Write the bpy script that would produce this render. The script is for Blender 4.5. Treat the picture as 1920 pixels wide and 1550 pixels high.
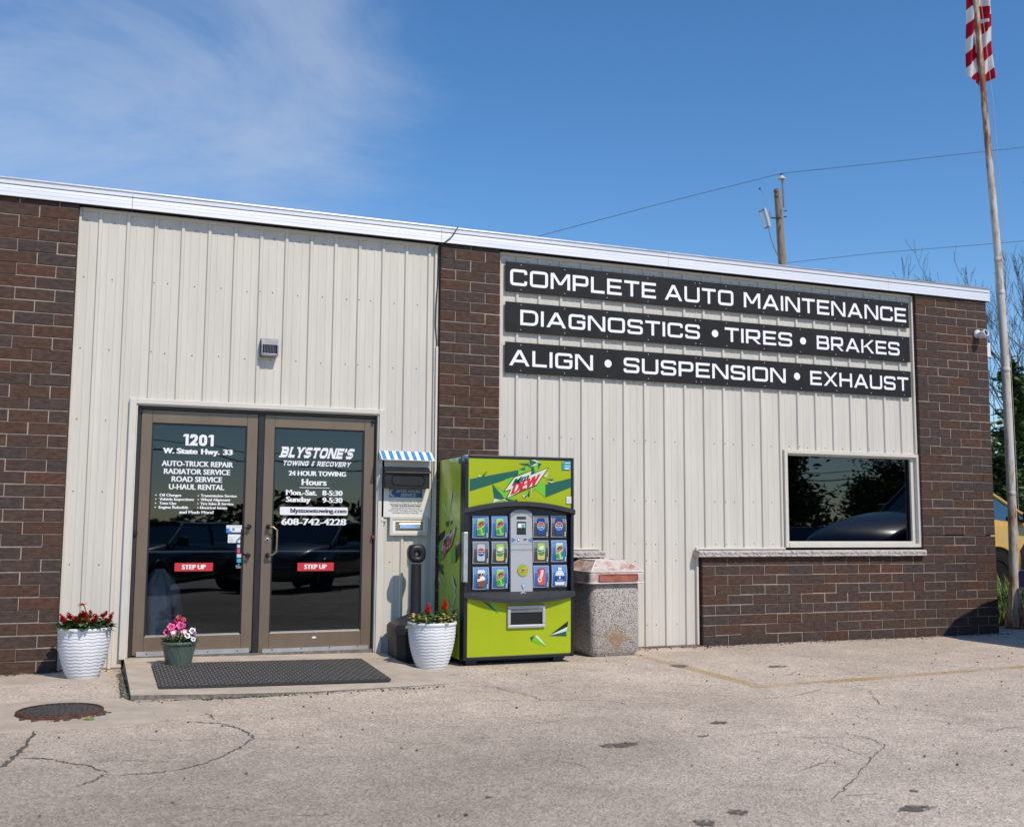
import bpy, math, random
from mathutils import Vector, Matrix
random.seed(7)
R = math.radians
scene = bpy.context.scene
for o in list(bpy.data.objects): bpy.data.objects.remove(o)
COL = scene.collection

# ------------------------------------------------------------------ camera
cam = bpy.data.cameras.new('camera'); camo = bpy.data.objects.new('camera', cam); COL.objects.link(camo)
cam.sensor_width = 36.0; cam.sensor_fit = 'HORIZONTAL'
cam.lens = 1978.53 / 1920 * 36
cam.clip_end = 2000; cam.clip_start = 0.05
YAW, PIT, ROL = .374206, .104856, .006237
fwd = Vector((math.sin(YAW)*math.cos(PIT), math.cos(YAW)*math.cos(PIT), math.sin(PIT)))
rt = Vector((math.cos(YAW), -math.sin(YAW), 0)); up = rt.cross(fwd)
r2 = rt*math.cos(ROL) + up*math.sin(ROL); u2 = -rt*math.sin(ROL) + up*math.cos(ROL)
M = Matrix((r2, u2, -fwd)).transposed().to_4x4(); M.translation = Vector((-9.8022, -9.48251, 1.1179))
camo.matrix_world = M
cam.dof.use_dof = True; cam.dof.focus_distance = 10.2; cam.dof.aperture_fstop = 3.2
scene.camera = camo

# ------------------------------------------------------------------ light
SUN = Vector((.35, -1.0, 1.17)).normalized()
SUN_EL = math.asin(SUN.z); SUN_AZ = math.atan2(SUN.x, SUN.y)
sun = bpy.data.lights.new('sun', 'SUN'); suno = bpy.data.objects.new('sun', sun); COL.objects.link(suno)
sun.energy = 3.75; sun.angle = R(.55); sun.color = (1, .90, .765)
suno.rotation_euler = SUN.to_track_quat('Z', 'Y').to_euler(); suno.location = (0, -20, 30)
world = bpy.data.worlds.new('World'); scene.world = world; world.use_nodes = True
wn, wl = world.node_tree.nodes, world.node_tree.links
wn.clear()
out = wn.new('ShaderNodeOutputWorld'); bg = wn.new('ShaderNodeBackground')
sky = wn.new('ShaderNodeTexSky'); sky.sky_type = 'NISHITA'; sky.sun_disc = False
sky.sun_elevation = SUN_EL; sky.sun_rotation = SUN_AZ
sky.altitude = 250; sky.air_density = 1.0; sky.dust_density = .1; sky.ozone_density = 4.0
bg.inputs['Strength'].default_value = .15
tc = wn.new('ShaderNodeTexCoord')
# thin high clouds: sheared noise on the sky direction
mp = wn.new('ShaderNodeMapping'); mp.inputs['Rotation'].default_value = (0, 0, R(20)); mp.inputs['Scale'].default_value = (1.9, 1.9, 4.6)
n1 = wn.new('ShaderNodeTexNoise'); n1.inputs['Scale'].default_value = 1.6; n1.inputs['Detail'].default_value = 8; n1.inputs['Roughness'].default_value = .58; n1.inputs['Distortion'].default_value = .5
wl.new(tc.outputs['Generated'], mp.inputs[0]); wl.new(mp.outputs[0], n1.inputs[0])
dot = wn.new('ShaderNodeVectorMath'); dot.operation = 'DOT_PRODUCT'
CD = (fwd*1978 + r2*(-760) + u2*(800)).normalized()      # where the cloud bank stands in the sky
dot.inputs[1].default_value = CD
wl.new(tc.outputs['Generated'], dot.inputs[0])
rm = wn.new('ShaderNodeMapRange'); rm.inputs[1].default_value = .900; rm.inputs[2].default_value = .985; rm.inputs[3].default_value = -.30; rm.inputs[4].default_value = .15
wl.new(dot.outputs['Value'], rm.inputs[0])
ad = wn.new('ShaderNodeMath'); ad.operation = 'ADD'; wl.new(n1.outputs[0], ad.inputs[0]); wl.new(rm.outputs[0], ad.inputs[1])
cr = wn.new('ShaderNodeMapRange'); cr.interpolation_type = 'SMOOTHSTEP'; cr.inputs[1].default_value = .40; cr.inputs[2].default_value = .80; cr.inputs[3].default_value = 0; cr.inputs[4].default_value = .52
wl.new(ad.outputs[0], cr.inputs[0])
mixc = wn.new('ShaderNodeMixRGB'); mixc.inputs[2].default_value = (3.7, 4.2, 5.1, 1)
hs = wn.new('ShaderNodeHueSaturation'); hs.inputs['Saturation'].default_value = 1.2
wl.new(sky.outputs[0], hs.inputs['Color'])
wl.new(cr.outputs[0], mixc.inputs[0]); wl.new(hs.outputs[0], mixc.inputs[1])
wl.new(mixc.outputs[0], bg.inputs[0]); wl.new(bg.outputs[0], out.inputs[0])
scene.view_settings.view_transform = 'Standard'; scene.view_settings.look = 'None'
scene.view_settings.exposure = 0.0; scene.view_settings.gamma = 1.0
scene.cycles.max_bounces = 8; scene.cycles.transparent_max_bounces = 16

# ------------------------------------------------------------------ materials
MATS = {}
def srgb(r, g, b):
    f = lambda c: (c/255/12.92 if c/255 <= .04045 else ((c/255+.055)/1.055)**2.4)
    return (f(r), f(g), f(b))
def mat(name, col, rough=.6, metal=0, var=.0, vscale=8, bump=0, bscale=40, spec=.5, coat=0, var2=None, stretch=None):
    if name in MATS: return MATS[name]
    m = bpy.data.materials.new(name); m.use_nodes = True; MATS[name] = m
    n, l = m.node_tree.nodes, m.node_tree.links
    b = n['Principled BSDF']
    b.inputs['Base Color'].default_value = (*col, 1); b.inputs['Roughness'].default_value = rough
    b.inputs['Metallic'].default_value = metal; b.inputs['Specular IOR Level'].default_value = spec
    if coat: b.inputs['Coat Weight'].default_value = coat; b.inputs['Coat Roughness'].default_value = .08
    t = n.new('ShaderNodeTexCoord'); vec = t.outputs['Object']
    if stretch:
        mpp = n.new('ShaderNodeMapping'); mpp.inputs['Scale'].default_value = stretch; l.new(vec, mpp.inputs[0]); vec = mpp.outputs[0]
    if var or var2:
        ns = n.new('ShaderNodeTexNoise'); ns.inputs['Scale'].default_value = vscale; ns.inputs['Detail'].default_value = 6; ns.inputs['Roughness'].default_value = .65
        l.new(vec, ns.inputs[0])
        rp = n.new('ShaderNodeValToRGB'); e = rp.color_ramp.elements
        e[0].position = .32; e[1].position = .68
        c2 = var2 or col
        e[0].color = (*[max(0, c*(1-var)) for c in col], 1); e[1].color = (*[min(1, c*(1+var)) for c in c2], 1)
        l.new(ns.outputs[0], rp.inputs[0]); l.new(rp.outputs[0], b.inputs['Base Color'])
        mr = n.new('ShaderNodeMapRange'); mr.inputs[3].default_value = max(.03, rough-.07); mr.inputs[4].default_value = min(1, rough+.1)
        l.new(ns.outputs[0], mr.inputs[0]); l.new(mr.outputs[0], b.inputs['Roughness'])
    if bump:
        nb = n.new('ShaderNodeTexNoise'); nb.inputs['Scale'].default_value = bscale; nb.inputs['Detail'].default_value = 5
        l.new(vec, nb.inputs[0])
        bp = n.new('ShaderNodeBump'); bp.inputs['Strength'].default_value = bump; bp.inputs['Distance'].default_value = .01
        l.new(nb.outputs[0], bp.inputs['Height']); l.new(bp.outputs[0], b.inputs['Normal'])
    return m
def glass(name, tint, refl_ior=1.95, rough=.0, wave=.10):
    m = bpy.data.materials.new(name); m.use_nodes = True; MATS[name] = m
    n, l = m.node_tree.nodes, m.node_tree.links; n.clear()
    o = n.new('ShaderNodeOutputMaterial'); mx = n.new('ShaderNodeMixShader'); tr = n.new('ShaderNodeBsdfTransparent'); gl = n.new('ShaderNodeBsdfGlossy'); fr = n.new('ShaderNodeFresnel')
    tr.inputs[0].default_value = (*tint, 1); gl.inputs['Roughness'].default_value = rough; gl.inputs[0].default_value = (.86, .95, 1, 1); fr.inputs[0].default_value = refl_ior
    t = n.new('ShaderNodeTexCoord'); nb = n.new('ShaderNodeTexNoise'); nb.inputs['Scale'].default_value = 1.6; nb.inputs['Detail'].default_value = 1
    bp = n.new('ShaderNodeBump'); bp.inputs['Strength'].default_value = wave; bp.inputs['Distance'].default_value = .02
    l.new(t.outputs['Object'], nb.inputs[0]); l.new(nb.outputs[0], bp.inputs['Height']); l.new(bp.outputs[0], gl.inputs['Normal'])
    l.new(fr.outputs[0], mx.inputs[0]); l.new(tr.outputs[0], mx.inputs[1]); l.new(gl.outputs[0], mx.inputs[2]); l.new(mx.outputs[0], o.inputs[0])
    return m
def node_mat(name):
    m = bpy.data.materials.new(name); m.use_nodes = True; MATS[name] = m
    return m, m.node_tree.nodes, m.node_tree.links, m.node_tree.nodes['Principled BSDF']

BRICKS = []
for i, c in enumerate([(0.074, 0.047, 0.039), (0.081, 0.049, 0.039), (0.069, 0.048, 0.041), (0.065, 0.049, 0.045), (0.087, 0.05, 0.036), (0.099, 0.05, 0.036), (0.074, 0.051, 0.044), (0.083, 0.047, 0.034)]):
    BRICKS.append(mat('brick_%s' % 'abcdefgh'[i], c, .86, var=.38, vscale=16, bump=.55, bscale=70, stretch=(1, 1, 2.2), spec=.18))
for m_ in BRICKS:      # lime bloom and scuffs on some bricks
    tn = m_.node_tree; bs = tn.nodes['Principled BSDF']; src = bs.inputs['Base Color'].links[0].from_socket
    t_ = tn.nodes.new('ShaderNodeTexCoord'); n_ = tn.nodes.new('ShaderNodeTexNoise'); n_.inputs['Scale'].default_value = 5.5; n_.inputs['Detail'].default_value = 9; n_.inputs['Roughness'].default_value = .75; tn.links.new(t_.outputs['Object'], n_.inputs[0])
    r_ = tn.nodes.new('ShaderNodeMapRange'); r_.inputs[1].default_value = .62; r_.inputs[2].default_value = .80; r_.inputs[3].default_value = 0; r_.inputs[4].default_value = .55; tn.links.new(n_.outputs[0], r_.inputs[0])
    x_ = tn.nodes.new('ShaderNodeMixRGB'); x_.inputs[2].default_value = (.27,.22,.19,1); tn.links.new(r_.outputs[0], x_.inputs[0]); tn.links.new(src, x_.inputs[1]); tn.links.new(x_.outputs[0], bs.inputs['Base Color'])
MORTAR = mat('mortar', (.34,.295,.255), .95, var=.22, vscale=20, bump=.4, bscale=150)
SIDING = mat('siding_paint', (.60,.566,.505), .45, var=.07, vscale=3.5, bump=.06, bscale=2.2, stretch=(2.2, 1, .22), spec=.4)
TRIM = mat('trim_paint', (.62,.585,.525), .45, var=.04, vscale=5)
SCREW = mat('screw_head', (.06,.058,.055), .5, .6)
FASCIA = mat('fascia_aluminium', (.76,.765,.80), .38, .2, var=.05, vscale=3, stretch=(.3, 1, 3))
DRIP = mat('drip_edge', (.40,.41,.43), .35, .6, var=.1)
DARK = mat('dark_soffit', (.018,.016,.016), .95, spec=.05)
BRONZE = mat('bronze_aluminium', (.200,.150,.106), .38, .35, var=.10, vscale=4, stretch=(1, 1, .4))
BRONZED = mat('dark_bronze', (.045,.038,.036), .4, .35, var=.1)
MULL = mat('dark_mullion', (.030,.028,.034), .4, .3, var=.2, vscale=30)
HARDW = mat('door_hardware', (.035,.034,.036), .35, .6)
ALU = mat('aluminium', (.62,.62,.64), .35, .8, var=.08)
BRASSY = mat('worn_brass', (.40,.29,.17), .35, .8, var=.2, vscale=30)
DGLASS = glass('door_glass', (.46,.49,.51), 1.70)
WGLASS = glass('window_glass', (.05,.06,.07), 1.70, wave=.035)
WHITE = mat('white_vinyl', (.80,.80,.82), .5)
NAVYT = mat('navy_vinyl', (.03,.03,.07), .5)
RED = mat('red_vinyl', (.55,.025,.035), .5)
SIGNBLK = mat('sign_black', (.020,.019,.020), .5, spec=.2, var=.25, vscale=2.5)
SIGNWHT = mat('sign_white', (.86,.86,.88), .4)
STONE = mat('sill_stone', (.46,.42,.40), .9, var=.22, vscale=22, bump=1.0, bscale=45)
CONC = mat('concrete', (.47,.395,.315), .92, var=.16, vscale=5, bump=.25, bscale=120)
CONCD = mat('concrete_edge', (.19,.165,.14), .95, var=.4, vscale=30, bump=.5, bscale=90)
CRACK = mat('crack_fill', (.11,.09,.073), .95, var=.5, vscale=25)
BLACKP = mat('black_plastic', (.014,.014,.017), .42, var=.3, vscale=12)
BLACKM = mat('black_metal', (.010,.011,.016), .38, var=.2)
GREYM = mat('grey_metal', (.26,.25,.27), .38, .55, var=.12, vscale=20)
STEEL = mat('galvanised', (.48,.49,.50), .4, .7, var=.15, vscale=25)
INTER = mat('dark_interior', (.05,.05,.055), .9)

# ------------------------------------------------------------------ mesh helpers
class MB:
    def __init__(s): s.v = []; s.f = []; s.m = []; s.sm = []; s.mats = []
    def mi(s, m):
        if m not in s.mats: s.mats.append(m)
        return s.mats.index(m)
    def add(s, verts, faces, m, smooth=False):
        o = len(s.v); i = s.mi(m)
        s.v += [tuple(v) for v in verts]
        for f in faces: s.f.append(tuple(o+k for k in f)); s.m.append(i); s.sm.append(smooth)
        return s
    def box(s, x0, x1, y0, y1, z0, z1, m):
        v = [(x0,y0,z0),(x1,y0,z0),(x1,y1,z0),(x0,y1,z0),(x0,y0,z1),(x1,y0,z1),(x1,y1,z1),(x0,y1,z1)]
        return s.add(v, [(0,3,2,1),(4,5,6,7),(0,1,5,4),(1,2,6,5),(2,3,7,6),(3,0,4,7)], m)
    def cbox(s, x0, x1, y0, y1, z0, z1, m, c=.006):
        # box whose front face (-y) is chamfered
        v = [(x0,y1,z0),(x1,y1,z0),(x1,y1,z1),(x0,y1,z1),(x0,y0+c,z0),(x1,y0+c,z0),(x1,y0+c,z1),(x0,y0+c,z1),(x0+c,y0,z0+c),(x1-c,y0,z0+c),(x1-c,y0,z1-c),(x0+c,y0,z1-c)]
        f = [(0,1,2,3),(0,4,5,1),(1,5,6,2),(2,6,7,3),(3,7,4,0),(4,8,9,5),(5,9,10,6),(6,10,11,7),(7,11,8,4),(8,11,10,9)]
        return s.add(v, [q[::-1] for q in f], m)
    def prism(s, pts, a0, a1, m, axis='y', smooth=False):
        # pts 2D outline; axis y: (x,z) outline; x: (y,z); z: (x,y)
        n = len(pts)
        P = {'y': lambda p, a: (p[0], a, p[1]), 'x': lambda p, a: (a, p[0], p[1]), 'z': lambda p, a: (p[0], p[1], a)}[axis]
        s.add([P(p, a0) for p in pts] + [P(p, a1) for p in pts], [(i, (i+1) % n, n+(i+1) % n, n+i) for i in range(n)], m, smooth)
        s.add([P(p, a0) for p in pts], [tuple(range(n))], m); s.add([P(p, a1) for p in pts], [tuple(range(n))[::-1]], m)
        return s
    def lathe(s, prof, c=(0,0,0), n=32, m=None, mod=None, axis='z', cap=True):
        v = []
        for k, (r, z) in enumerate(prof):
            for i in range(n):
                a = 2*math.pi*i/n; rr = r + (mod(a, z, r) if mod else 0)
                q = {'z': (rr*math.cos(a), rr*math.sin(a), z), 'y': (rr*math.cos(a), z, rr*math.sin(a)), 'x': (z, rr*math.cos(a), rr*math.sin(a))}[axis]
                v.append((c[0]+q[0], c[1]+q[1], c[2]+q[2]))
        f = []
        for k in range(len(prof)-1):
            for i in range(n): f.append((k*n+i, k*n+(i+1) % n, (k+1)*n+(i+1) % n, (k+1)*n+i))
        s.add(v, f, m, True)
        if cap:
            if prof[0][0] > 1e-4: s.add(v[:n], [tuple(range(n))[::-1]], m)
            if prof[-1][0] > 1e-4: s.add(v[-n:], [tuple(range(n))], m)
        return s
    def tube(s, pts, rad, n=8, m=None, cap=True):
        pts = [Vector(p) for p in pts]; k = len(pts)
        if not hasattr(rad, '__len__'): rad = [rad]*k
        v = []; prev = None
        for i, p in enumerate(pts):
            t = (pts[min(i+1, k-1)] - pts[max(i-1, 0)]).normalized()
            a = Vector((0,0,1)) if abs(t.z) < .9 else Vector((1,0,0))
            if prev is None: prev = t.cross(a).normalized()
            e1 = (prev - t*prev.dot(t)).normalized(); e2 = t.cross(e1); prev = e1
            for j in range(n):
                w = 2*math.pi*j/n; v.append(p + (e1*math.cos(w) + e2*math.sin(w))*rad[i])
        f = [(i*n+j, i*n+(j+1) % n, (i+1)*n+(j+1) % n, (i+1)*n+j) for i in range(k-1) for j in range(n)]
        s.add(v, f, m, True)
        if cap: s.add(v[:n], [tuple(range(n))[::-1]], m); s.add(v[-n:], [tuple(range(n))], m)
        return s
    def xf(s, fn): s.v = [tuple(fn(Vector(v))) for v in s.v]; return s
    def build(s, name, parent=None, bevel=0, seg=2):
        me = bpy.data.meshes.new(name); me.from_pydata(s.v, [], s.f)
        for m in s.mats: me.materials.append(m)
        me.polygons.foreach_set('material_index', s.m); me.polygons.foreach_set('use_smooth', s.sm); me.update()
        o = bpy.data.objects.new(name, me); COL.objects.link(o)
        if parent:
            o.parent = parent
        if bevel:
            b = o.modifiers.new('bevel', 'BEVEL'); b.width = bevel; b.segments = seg; b.limit_method = 'ANGLE'; b.angle_limit = R(40)
        return o
def empty(name, label=None, cat=None, loc=(0,0,0), rz=0, group=None):
    o = bpy.data.objects.new(name, None); COL.objects.link(o); o.location = loc; o.rotation_euler = (0,0,rz); o.empty_display_size = .1
    if label: tag(o, label, cat, group)
    return o
def tag(o, label, cat, group=None, kind=None):
    o['label'] = label; o['category'] = cat
    if group: o['group'] = group
    if kind: o['kind'] = kind
    return o
def structure(o): o['kind'] = 'structure'; return o

# flat printed art: polygons stacked on a plane, each a hair above the last
class Art:
    def __init__(s, to3d, normal, step=.00035): s.b = MB(); s.to = to3d; s.n = Vector(normal); s.k = 0; s.step = step
    def poly(s, pts, m, lift=True):
        if lift: s.k += 1
        off = s.n*(s.step*s.k)
        v = [Vector(s.to(*p)) + off for p in pts]
        nn = Vector((0,0,0))
        for i in range(len(v)): nn += v[i].cross(v[(i+1) % len(v)])
        f = tuple(range(len(v)))
        if nn.dot(s.n) < 0: f = f[::-1]
        s.b.add(v, [f], m); return s
    def rect(s, x0, y0, x1, y1, m): return s.poly([(x0,y0),(x1,y0),(x1,y1),(x0,y1)], m)
    def disc(s, cx, cy, rx, ry, m, n=20): return s.poly([(cx+rx*math.cos(2*math.pi*i/n), cy+ry*math.sin(2*math.pi*i/n)) for i in range(n)], m)
    def text(s, body, m, O, X, Y, bold=.02, off=.012, shear=0):
        # O: origin of baseline; X: vector spanning the whole width; Y: vector spanning the cap height
        vs, fs, w = text2d(body, off, shear); k0 = s.k
        for d in ((0,) if not bold else (-bold, -bold/3, bold/3, bold)):
            s.k += 1; o2 = s.n*(s.step*s.k)
            P = [Vector(s.to(O[0] + X[0]*(x+d)/w + Y[0]*y, O[1] + X[1]*(x+d)/w + Y[1]*y)) + o2 for x, y in vs]
            s.b.add(P, fs, m)
        s.k = k0
        return s
TC = {}
def text2d(body, off=.012, shear=0):
    key = (body, off, shear)
    if key in TC: return TC[key]
    c = bpy.data.curves.new('t', 'FONT'); c.body = body; c.size = 1; c.offset = off; c.shear = shear; c.resolution_u = 3; c.fill_mode = 'FRONT'
    o = bpy.data.objects.new('t', c); me = bpy.data.meshes.new_from_object(o)
    cap = .66
    vs = [(v.co.x, v.co.y/cap) for v in me.vertices]; fs = [tuple(p.vertices) for p in me.polygons]
    x0 = min(v[0] for v in vs); w = max(v[0] for v in vs) - x0
    vs = [(x-x0, y) for x, y in vs]
    bpy.data.objects.remove(o); bpy.data.curves.remove(c); bpy.data.meshes.remove(me)
    TC[key] = (vs, fs, w); return TC[key]

# square-cut sign lettering: strokes on a unit cap height
def strip(pts, t, closed=False):
    n = len(pts); L = []; Rr = []
    for i in range(n):
        p = Vector(pts[i]); a = Vector(pts[(i-1) % n]) if (i or closed) else None; b = Vector(pts[(i+1) % n]) if (i < n-1 or closed) else None
        d1 = (p-a).normalized() if a is not None else None; d2 = (b-p).normalized() if b is not None else None
        d1 = d1 or d2; d2 = d2 or d1
        n1 = Vector((-d1.y, d1.x)); n2 = Vector((-d2.y, d2.x)); mm = (n1+n2).normalized(); k = t/2/max(.35, mm.dot(n1))
        L.append(p+mm*k); Rr.append(p-mm*k)
    qs = []
    for i in range(n if closed else n-1):
        j = (i+1) % n; qs.append([tuple(Rr[i]), tuple(Rr[j]), tuple(L[j]), tuple(L[i])])
    return [qs]
def rnd(pts, r, closed=False, seg=4, skip=()):
    o = []; n = len(pts)
    for i in range(n):
        if (not closed and i in (0, n-1)) or i in skip: o.append(pts[i]); continue
        p = Vector(pts[i]); a = (Vector(pts[(i-1) % n])-p); b = (Vector(pts[(i+1) % n])-p); q = min(r, a.length*.49, b.length*.49)
        A = p+a.normalized()*q; B = p+b.normalized()*q
        for k in range(seg+1):
            u = k/seg; o.append(tuple(A*(1-u)**2 + p*2*u*(1-u) + B*u*u))
    return o
def glyph(ch, t=.175, r=.13, seg=4):
    h = t/2; S = lambda pts, rr=r, closed=False, skip=(): strip(rnd(pts, rr, closed, seg, skip), t, closed)
    para = lambda a, b, w: [[[(a[0], a[1]), (a[0]+w, a[1]), (b[0]+w, b[1]), (b[0], b[1])]]]
    if ch == 'I': return t, strip([(h,0),(h,1)], t)
    if ch == 'C': w = 1.02; return w, S([(w-h,.30),(w-h,h),(h,h),(h,1-h),(w-h,1-h),(w-h,.70)])
    if ch == 'G': w = 1.04; return w, S([(w-h,.72),(w-h,1-h),(h,1-h),(h,h),(w-h,h),(w-h,.5),(.5*w,.5)], r, skip=(5,))
    if ch == 'O': w = 1.1; return w, S([(h,h),(w-h,h),(w-h,1-h),(h,1-h)], r, True)
    if ch == 'D': w = 1.08; return w, S([(h,h),(w-h,h),(w-h,1-h),(h,1-h)], .3, True, skip=(0,3))
    if ch == 'U': w = 1.06; return w, S([(h,1),(h,h),(w-h,h),(w-h,1)])
    if ch == 'S': w = 1.0; return w, S([(w-h,.73),(w-h,1-h),(h,1-h),(h,.52),(w-h,.48),(w-h,h),(h,h),(h,.27)])
    if ch == 'L': w = .86; return w, strip([(h,1),(h,h),(w,h)], t)
    if ch == 'E': w = .94; return w, strip([(w,1-h),(h,1-h),(h,h),(w,h)], t) + strip([(t,.5),(w*.93,.5)], t*.95)
    if ch == 'F': w = .9; return w, strip([(w,1-h),(h,1-h),(h,0)], t) + strip([(t,.5),(w*.9,.5)], t)
    if ch == 'T': w = .98; return w, strip([(0,1-h),(w,1-h)], t) + strip([(w/2,0),(w/2,1-t)], t)
    if ch == 'H': w = 1.06; return w, strip([(h,0),(h,1)], t) + strip([(w-h,0),(w-h,1)], t) + strip([(t,.5),(w-t,.5)], t)
    if ch == 'P': w = .98; return w, strip(rnd([(h,0),(h,1-h),(w-h,1-h),(w-h,.42),(t,.42)], r, False, seg, (1,)), t)
    if ch == 'R': w = 1.06; return w, strip(rnd([(h,0),(h,1-h),(w-h-.04,1-h),(w-h-.04,.42),(t,.42)], r, False, seg, (1,)), t) + para((w-t*1.25,0), (.42*w,.34), t*1.25)
    if ch == 'B': w = 1.04; return w, S([(h,h),(w-h,h),(w-h,.5),(h,.5)], r, True, (0,3)) + strip(rnd([(h,.5+h),(h,1-h),(w-h-.05,1-h),(w-h-.05,.5)], r, False, seg, (1,)), t)
    if ch == 'N': w = 1.1; return w, strip([(h,0),(h,1)], t) + strip([(w-h,0),(w-h,1)], t) + para((w-t*1.2-.03,0), (.03,1), t*1.2)
    if ch == 'M': w = 1.2; return w, strip([(h,0),(h,1)], t) + strip([(w-h,0),(w-h,1)], t) + para((w/2-t*.6,.28-.0), (.02,1), t*1.1) + para((w/2-t*.55,.28), (w-.02-t*1.1,1), t*1.1)
    if ch == 'A': w = 1.2; k = t*1.15; return w, para((0,0), (w/2-k/2,1), k) + para((w-k,0), (w/2-k/2,1), k) + strip([(w*.24,.3),(w*.76,.3)], t)
    if ch == 'K': w = 1.1; k = t*1.25; return w, strip([(h,0),(h,1)], t) + para((t*.9,.42), (w-k,1), k) + para((w-k,0), (w*.33,.55), k)
    if ch == 'X': w = 1.15; k = t*1.25; return w, para((0,0), (w-k,1), k) + para((w-k,0), (0,1), k)
    if ch == 'Y': w = 1.05; k = t*1.2; return w, strip([(w/2,0),(w/2,.5)], t) + para((w/2-k/2,.42), (0,1), k) + para((w/2-k/2,.42), (w-k,1), k)
    if ch == 'V': w = 1.1; k = t*1.2; return w, para((w/2-k/2,0), (0,1), k) + para((w/2-k/2,0), (w-k,1), k)
    if ch == 'W': w = 1.5; k = t*1.1; return w, para((w*.27-k/2,0), (0,1), k) + para((w*.27-k/2,0), (w/2-k/2,1), k) + para((w*.73-k/2,0), (w/2-k/2,1), k) + para((w*.73-k/2,0), (w-k,1), k)
    if ch == '0': w = .66; return w, S([(h,h),(w-h,h),(w-h,1-h),(h,1-h)], .22, True)
    if ch == '1': w = .44; return w, [[[(w-t,0),(w,0),(w,1),(w-t,1)], [(0,.76),(w-t,.80),(w-t,1),(.10,1),(.06,.93),(0,.90)]]]
    if ch == '2': w = .64; return w, S([(h,.66),(h,1-h),(w-h,1-h),(w-h,.56),(h*1.1,h),(w,h)], .2, skip=(4,))
    if ch == "'": return t, strip([(h,.62),(h,1)], t)
    if ch == '&': w = .8; return w, S([(w-h,.35),(w-h,h),(h,h),(h,.5),(w*.8,.5)]) + S([(w*.6,.5),(h+.05,.55),(h+.05,1-h),(w-h,1-h),(w-h,.75)])
    return .5, []
def block_word(art, word, m, x0, x1, z0, z1, t=.175, r=.13, gap=.17, seg=4, shear=0, serif=0):
    gl = [glyph(c, t, r, seg) for c in word]
    tot = sum(g[0] for g in gl) + gap*(len(gl)-1) ; sx = (x1-x0)/tot; H = z1-z0; x = 0; k0 = art.k
    for c, (w, polys) in zip(word, gl):
        ps = list(polys)
        if serif:
            sl = lambda cx, b: ps.append([[(cx-serif, b), (cx+serif, b), (cx+serif, b+t*.55), (cx-serif, b+t*.55)]])
            h = t/2
            tops = {'B':(.02,), 'L':(h,), 'Y':(.08,w-.08), 'N':(h,), 'E':(.02,), 'D':(.02,), 'R':(.02,), 'W':(.06,w-.06,w/2), 'I':(h,), 'V':(.06,w-.06)}.get(c, ())
            bots = {'B':(.02,), 'L':(h,), 'Y':(w/2,), 'T':(w/2,), 'N':(h,w-h), 'E':(.02,), 'R':(h,), 'I':(h,), 'D':(.02,)}.get(c, ())
            for q in tops: sl(q, 1-t*.55)
            for q in bots: sl(q, 0)
        for grp in ps:
            art.k += 1
            for p in grp: art.poly([(x0 + sx*(x+a) + shear*H*b, z0 + H*b) for a, b in p], m, lift=False)
        art.k = k0; x += w + gap
    return art

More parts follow.
